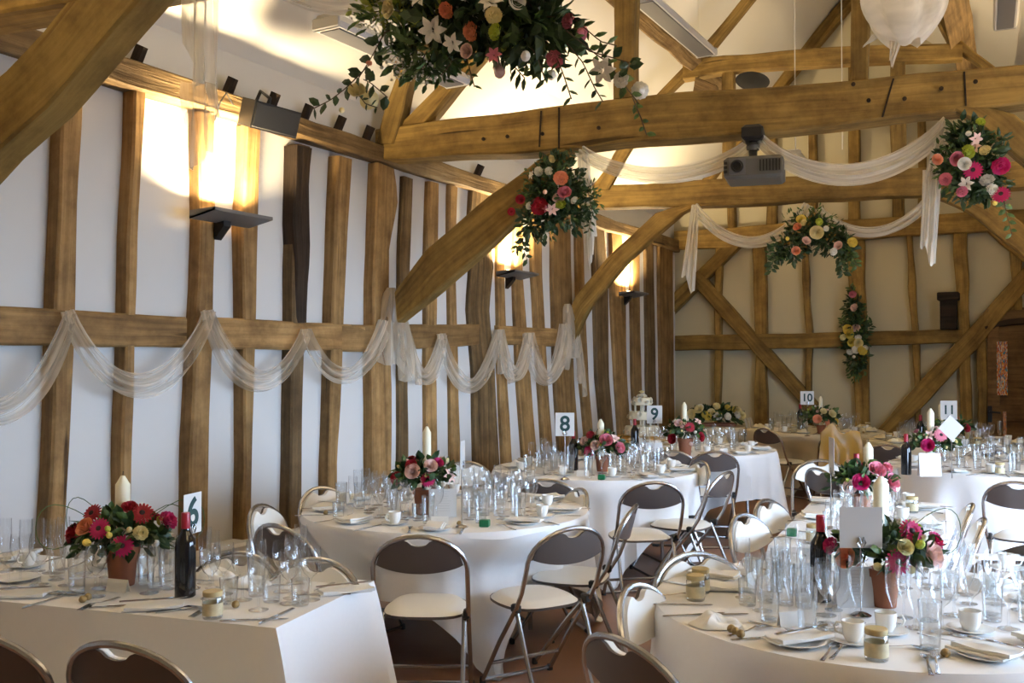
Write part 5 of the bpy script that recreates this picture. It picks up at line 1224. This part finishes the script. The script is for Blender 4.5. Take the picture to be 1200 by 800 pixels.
hanging('hanging_flower_arrangement', 'hanging flowers with bright magenta blooms at the right brace of the projector truss', a1, n1,
    [(1138, 195, 38, 44, 520), (1150, 215, 30, 28, 190), (1132, 160, 22, 22, 150)], [(1135, 190, 44, 46, 320), (1120, 200, 22, 20, 90)],
    [(1138, 206, 'gerbera', 'magenta', .062), (1169, 201, 'carnation', 'magenta', .055), (1170, 233, 'gerbera', 'magenta', .06), (1132, 184, 'carnation', 'lime', .045), (1119, 192, 'rose', 'pink', .045), (1128, 199, 'rose', 'white', .04), (1155, 217, 'carnation', 'white', .045), (1130, 221, 'lily', 'white', .05), (1107, 216, 'carnation', 'pink', .04), (1097, 194, 'rose', 'peach', .035), (1160, 228, 'carnation', 'white', .04), (1140, 178, 'lily', 'blush', .045), (1133, 162, 'bud', 'white', .03), (1125, 230, 'carnation', 'pink', .035), (1152, 184, 'carnation', 'cream', .035), (1147, 150, 'carnation', 'lime', .03), (1163, 244, 'bud', 'yellow', .025), (1142, 170, 'lily', 'blush', .045)],
    [([(1175, 225), (1180, 250), (1186, 275)], 10, .05, 'broad', 'leaf2'), ([(1110, 175), (1098, 182)], 8, .05, 'slim', 'leaf'), ([(1160, 170), (1172, 160), (1182, 165)], 10, .06, 'slim', 'leaf'), ([(1140, 160), (1138, 145)], 8, .05, 'slim', 'leaf2')], .19, 32, .9)
def a2(x, y): return T[2](x, y, .14)
hanging('hanging_flower_arrangement', 'arch of cream roses and greenery hung at mid tie beam before the back wall', a2, n2,
    [(950, 268, 30, 18, 300), (972, 280, 26, 18, 190), (925, 290, 22, 16, 170), (990, 292, 14, 14, 90)], [(950, 262, 38, 22, 200), (912, 298, 14, 12, 70), (995, 300, 10, 18, 70)],
    [(959, 274, 'rose', 'cream', .07), (941, 260, 'rose', 'yellow', .05), (937, 268, 'rose', 'peach', .05), (947, 285, 'rose', 'blush', .045), (961, 262, 'carnation', 'lime', .04), (935, 296, 'rose', 'peach', .045), (984, 290, 'rose', 'blush', .045), (1000, 287, 'carnation', 'yellow', .05), (978, 297, 'carnation', 'white', .04), (925, 282, 'bud', 'yellow', .035), (945, 264, 'carnation', 'cream', .035), (970, 270, 'carnation', 'white', .03)],
    [([(915, 295), (906, 305), (904, 318)], 10, .08, 'broad', 'leaf'), ([(980, 292), (986, 308), (988, 322)], 12, .08, 'broad', 'leaf'), ([(995, 295), (1002, 305), (1004, 312)], 8, .07, 'broad', 'leaf2'), ([(925, 288), (918, 300)], 8, .07, 'slim', 'leaf')], .2, 33, 1.05)
def ab(x, y): return at_y(x, y, YB-.08)
nb = V((0, -1, 0))
hanging('wall_flower_spray', 'long vertical spray of yellow and white roses fixed to the back wall middle post', ab, nb,
    [(1003, 395, 14, 38, 330), (1000, 360, 10, 20, 130), (1004, 420, 13, 14, 110)], [(1003, 395, 18, 42, 220), (1003, 435, 10, 14, 70)],
    [(996, 386, 'rose', 'yellow', .075), (997, 392, 'rose', 'yellow', .06), (1004, 384, 'rose', 'blush', .06), (1000, 401, 'rose', 'yellow', .065), (1008, 402, 'rose', 'cream', .06), (1012, 411, 'carnation', 'yellow', .065), (1004, 410, 'carnation', 'white', .055), (998, 412, 'carnation', 'white', .045), (1003, 361, 'carnation', 'blush', .055), (1001, 345, 'carnation', 'pink', .05), (989, 395, 'carnation', 'cream', .045), (1007, 395, 'carnation', 'white', .045), (1002, 418, 'bud', 'white', .04), (1016, 407, 'carnation', 'white', .04)],
    [([(1000, 345), (996, 336)], 6, .08, 'slim', 'leaf2'), ([(1010, 395), (1020, 382), (1022, 380)], 9, .1, 'slim', 'leaf'), ([(995, 425), (998, 440)], 8, .08, 'slim', 'leaf2'), ([(990, 380), (986, 372)], 6, .08, 'slim', 'leaf2')], .12, 34, 1.15)
# ------------------------------------------------------------------ projector on the tie beam
pm = T[1](880, 152, .12); pj = T[1](883, 196, .16); s1 = F/((pj-CAMP).dot(_fw)); wj = 68/s1
t = thing('projector', 'grey video projector hanging from the tie beam on a black pole', 'projector', (pj.x, pj.y, pj.z), math.radians(10))
hj = .145
obj('body', MB().box((0, .13, 0), (wj, .32, hj), bev=.02), M['grey'], t)
ln = obj('lens', MB().lathe([(0, 0), (.034, 0), (.04, .01), (.04, .03), (.03, .032), (.026, .012), (0, .01)], 20, close=False), M['black'], t, smooth=True); ln.rotation_euler = (math.pi/2, 0, 0); ln.location = (-.10, -.03, .005)
obj('lens_plate', MB().box((-.10, -.033, .005), (.105, .006, .105), bev=.002), M['lampgrey'], t)
for k in range(7): obj('vent_slat', MB().box((.045+k*.02, -.034, .005), (.009, .008, .075)), M['black'], t)
for k in range(3): obj('connector', MB().box((-.175, -.034, .03-k*.028), (.022, .008, .018)), M['black'], t)
obj('ceiling_pole', MB().tube([(-.01, .1, .07), (-.01, .1, .19)], .028, 12), M['black'], t, smooth=True)
obj('pole_cap', MB().lathe([(0, .12), (.03, .12), (.045, .10), (.04, .07), (.03, .07)], 14, (-.01, .1, .06)), M['grey'], t, smooth=True)
obj('mount_plate', MB().box((-.01, .12, .24), (.14, .2, .1), bev=.02), M['black'], t)
# round black dish lamp standing on the tie beam
pd = T[1](881, 100, -.12)
t = thing('black_dish', 'black round dish lamp standing on the tie beam above the projector', 'lamp', (pd.x, pd.y, pd.z))
ds = obj('dish', MB().lathe([(0, .0), (.05, .004), (.10, .02), (.115, .035), (.105, .032), (.05, .014), (0, .01)], 24, close=False), M['black'], t, smooth=True); ds.rotation_euler = (.75, .45, 0)
obj('dish_stem', MB().tube([(0, 0, 0), (0, 0, -.07)], .01, 6), M['black'], t)
# ------------------------------------------------------------------ loudspeaker on the wall plate
ps = at_x(314, 138, XW+.2)
t = thing('loudspeaker', 'black wedge loudspeaker clamped to the wall plate above the uplighter', 'loudspeaker', (ps.x, ps.y, ps.z), math.radians(-8)); t.rotation_euler = (0, math.radians(18), math.radians(-6))
obj('cabinet', MB().prism([(-.09, -.15, -.085), (.08, -.19, -.085), (.08, .19, -.085), (-.09, .15, -.085)], (0, 0, .17)), M['black'], t)
obj('grille', MB().box((.085, 0, 0), (.012, .36, .15), bev=.004), M['black'], t)
obj('bracket', MB().tube([(-.02, 0, .08), (-.02, 0, .12), (-.12, 0, .15), (-.16, 0, .02)], .012, 6), M['black'], t)
obj('cable', MB().tube([(-.1, -.2, .02), (-.1, -.27, .08), (-.1, -.3, .02), (-.14, -.28, -.1)], .005, 5), M['black'], t)
# ------------------------------------------------------------------ fluorescent battens under the roof slopes
def batten(a, b, w, label, d):
    p, q = V(a), V(b); c = (p+q)/2; L = (q-p).length; t = thing('strip_light', label, 'light fitting', c, math.atan2((q-p).y, (q-p).x), 'strip lights under the roof')
    def sec(pr, x0, x1):
        n = len(pr); vs = [(x0, y, z) for y, z in pr]+[(x1, y, z) for y, z in pr]; return MB().add(vs, [tuple(range(n)), tuple(range(2*n-1, n-1, -1))]+[(i, (i+1) % n, n+(i+1) % n, n+i) for i in range(n)])
    obj('reflector', sec([(-w/2, 0), (-w*.42, -.03), (w*.42, -.03), (w/2, 0), (w*.3, .05), (-w*.3, .05)], -L/2, L/2), M['white_metal'], t)
    obj('diffuser', sec([(-w*.33, -.036), (w*.33, -.036), (w*.36, -.028), (-w*.36, -.028)], -L/2+.03, L/2-.03), M['lampgrey'], t)
    for s in (-1, 1): obj('end_cap', MB().box((s*(L/2), 0, 0), (.02, w*.95, .07), bev=.01), M['white_metal'], t)
    for s in (-1, 1): obj('wire', MB().tube([(s*L*.35, 0, .05), (s*L*.35, 0, .05+d)], .0025, 5), M['wire'], t)
z_b = 3.55
p_, q_ = at_z(378, 30, 3.30), at_z(537, 102, 3.30); q_.x = p_.x+.0*(q_.x-p_.x)
batten(at_z(382, 27, 3.42), at_z(536, 96, 3.42), .2, 'white strip light behind the large hanging flowers', .28)
pa = at_z(757, 0, 4.25); pb = at_z(828, 62, 4.25); batten(pb+(pa-pb).normalized()*1.5, pb, .2, 'grey strip light above the left end of the collar', .7)
pa = at_z(925, 175, 3.95); pb = at_z(950, 206, 3.95); batten(pb+(pa-pb).normalized()*1.5, pb, .2, 'grey strip light beyond the projector', .9)
pb = at_z(1178, 30, 4.3); batten(pb+V((.06, -1.5, 0)), pb, .18, 'grey strip light hung on the right-hand roof slope', .25)
# white cords
for (x, d, lab) in ((932, .3, 'long white cord hanging behind the tie beam near the projector'), (987, 1.2, 'white cord hanging beside the queen post')):
    a = T[1](x, 175, -d); o = obj('cord', MB().tube([(0, 0, 0), (0, 0, 2.35)], .004, 5), M['wire'], tr1); o.location = a; tag(o, lab)
# ------------------------------------------------------------------ wedding cake on its table
cp = at_z(752, 520, .74); cp = V((-3.75, 11.2, 0)); d_ = ray(752, 400); k_ = 10.8; cp = V((CAMP.x+d_.x*k_, CAMP.y+d_.y*k_, 0))
tk = thing('cake_table', 'small round cake table under a gold cloth', 'table', cp)
obj('tabletop', MB().lathe([(0, .72), (.42, .72), (.42, .742), (0, .742)], 32, close=False), M['oak'], tk); obj('pedestal', MB().lathe([(.25, 0), (.25, .03), (.04, .06), (.04, .7), (.2, .72)], 16), M['oak'], tk)
def gold_cl(u, v):
    a = u*2*math.pi
    if v < .3: r, z = .43*v/.3, .748
    else:
        L = (v-.3)/.7*.7; r = .435+L*(.12+.05*math.sin(a*9)); z = .748-L
    return (r*math.cos(a), r*math.sin(a), z)
gc = obj('tablecloth', MB().grid(gold_cl, 60, 14), M['gold'], None, smooth=True); gc.location = cp; tag(gc, 'gold satin cloth on the cake table', 'tablecloth')
ck = thing('wedding_cake', 'three-tier white wedding cake with pillars and sugar flowers on the cake table', 'cake', cp+V((0, 0, .755)))
obj('cake_board', MB().lathe([(0, 0), (.21, 0), (.21, .015), (0, .015)], 32, close=False), M['gold'], ck)
zz = .015; M['icing'] = plain('white_icing', (.74, .70, .55), .6)
for (r, h, gap) in ((.19, .1, .07), (.145, .09, .07), (.105, .08, 0)):
    tr_ = obj('tier', MB().lathe([(0, zz), (r, zz), (r+.006, zz+.01), (r, zz+.02), (r, zz+h-.015), (r-.012, zz+h), (0, zz+h)], 28, close=False), M['icing'], ck, smooth=True)
    for k in range(9):
        a = k*2*math.pi/9; put_flower(ck, 'rose', 'white', (r*math.cos(a), r*math.sin(a), zz+h*.5+.02*math.sin(k*2)), (math.cos(a), math.sin(a), .3), .026)
    zz += h
    if gap:
        for k in range(4): a = k*math.pi/2+.5; obj('pillar', MB().lathe([(.016, zz), (.01, zz+.012), (.01, zz+gap-.012), (.016, zz+gap)], 10, ((r*.5)*math.cos(a), (r*.5)*math.sin(a), 0)), M['icing'], ck, smooth=True)
        zz += gap
for k in range(5): a = k*1.257; put_flower(ck, 'rose', 'white', (.03*math.cos(a), .03*math.sin(a), zz+.02), (math.cos(a)*.5, math.sin(a)*.5, 1), .03)
put_flower(ck, 'rose', 'cream', (0, 0, zz+.06), (0, 0, 1), .03)
# side table with a bank of yellow and white flowers by the back wall
d_ = ray(838, 400); k_ = 12.6; fp = V((d_.x*k_, d_.y*k_, 0))
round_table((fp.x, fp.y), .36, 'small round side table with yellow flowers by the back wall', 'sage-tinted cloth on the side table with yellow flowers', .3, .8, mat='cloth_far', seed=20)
fb = thing('flower_bank', 'low bank of yellow and white roses with trailing ribbon on the side table', 'flowers', fp+V((0, 0, TZ+.002)), YAW)
r_ = random.Random(44)
obj('tray', MB().box((0, 0, .02), (.5, .2, .04), bev=.01), M['terracotta'], fb)
foliage(fb, r_, 220, (0, 0, .1), (.36, .2, .16), 'leaf', (.06, .12), True); foliage(fb, r_, 90, (0, 0, .1), (.4, .2, .15), 'leaf2', (.05, .1), True)
for k in range(26):
    x = r_.uniform(-.36, .36); z = .1+.15*math.sqrt(max(0, 1-(x/.42)**2))*r_.uniform(.2, 1.05); y = -.18*math.sqrt(max(0, 1-((z-.1)/.18)**2))*(1 if k % 4 else -1)
    put_flower(fb, r_.choice(['rose', 'carnation']), r_.choice(['yellow', 'cream', 'white', 'cream']), (x, y, z), (x, y*2-.1, z), r_.uniform(.04, .055))
obj('ribbon', drape_mb(lambda x, y: V((x, -.2-.1*(1-y), y)), lambda t: (.34+.12*t, .12-.5*t), lambda t: .05+.02*t, nrm=V((0, -1, 0)), seed=3), M['muslin'], fb, smooth=True, fix=False)
# gold cloth over the chair before table ten
gq = gold_ch.matrix_basis if False else None
def gold_drape(u, v):
    x = (u-.5)*.46; L = v*.95-.42
    n_ = .02*noise.noise((x*9, v*6, 2.2))
    pk = .09*math.exp(-((u-.28)/.16)**2)+.02*math.sin(u*9)
    if L < 0: y, z = -.29-.10*(-L)-n_+.03*math.sin(u*11+v*3)*(-L)*2, .835+pk*(1+L*1.5)+L*.95
    else: y, z = -.245+min(L, .05), .835+pk-max(0, L-.02)*.75
    return (x*(.85+.5*max(0, .44-v)), y, z+n_)
gd = obj('gold_cloth', MB().grid(gold_drape, 14, 16), M['gold'], None, smooth=True, fix=False); gd.location = gold_ch.location; gd.rotation_euler = gold_ch.rotation_euler
tag(gd, 'gold satin cloth hung over a chair back before table ten', 'cloth')
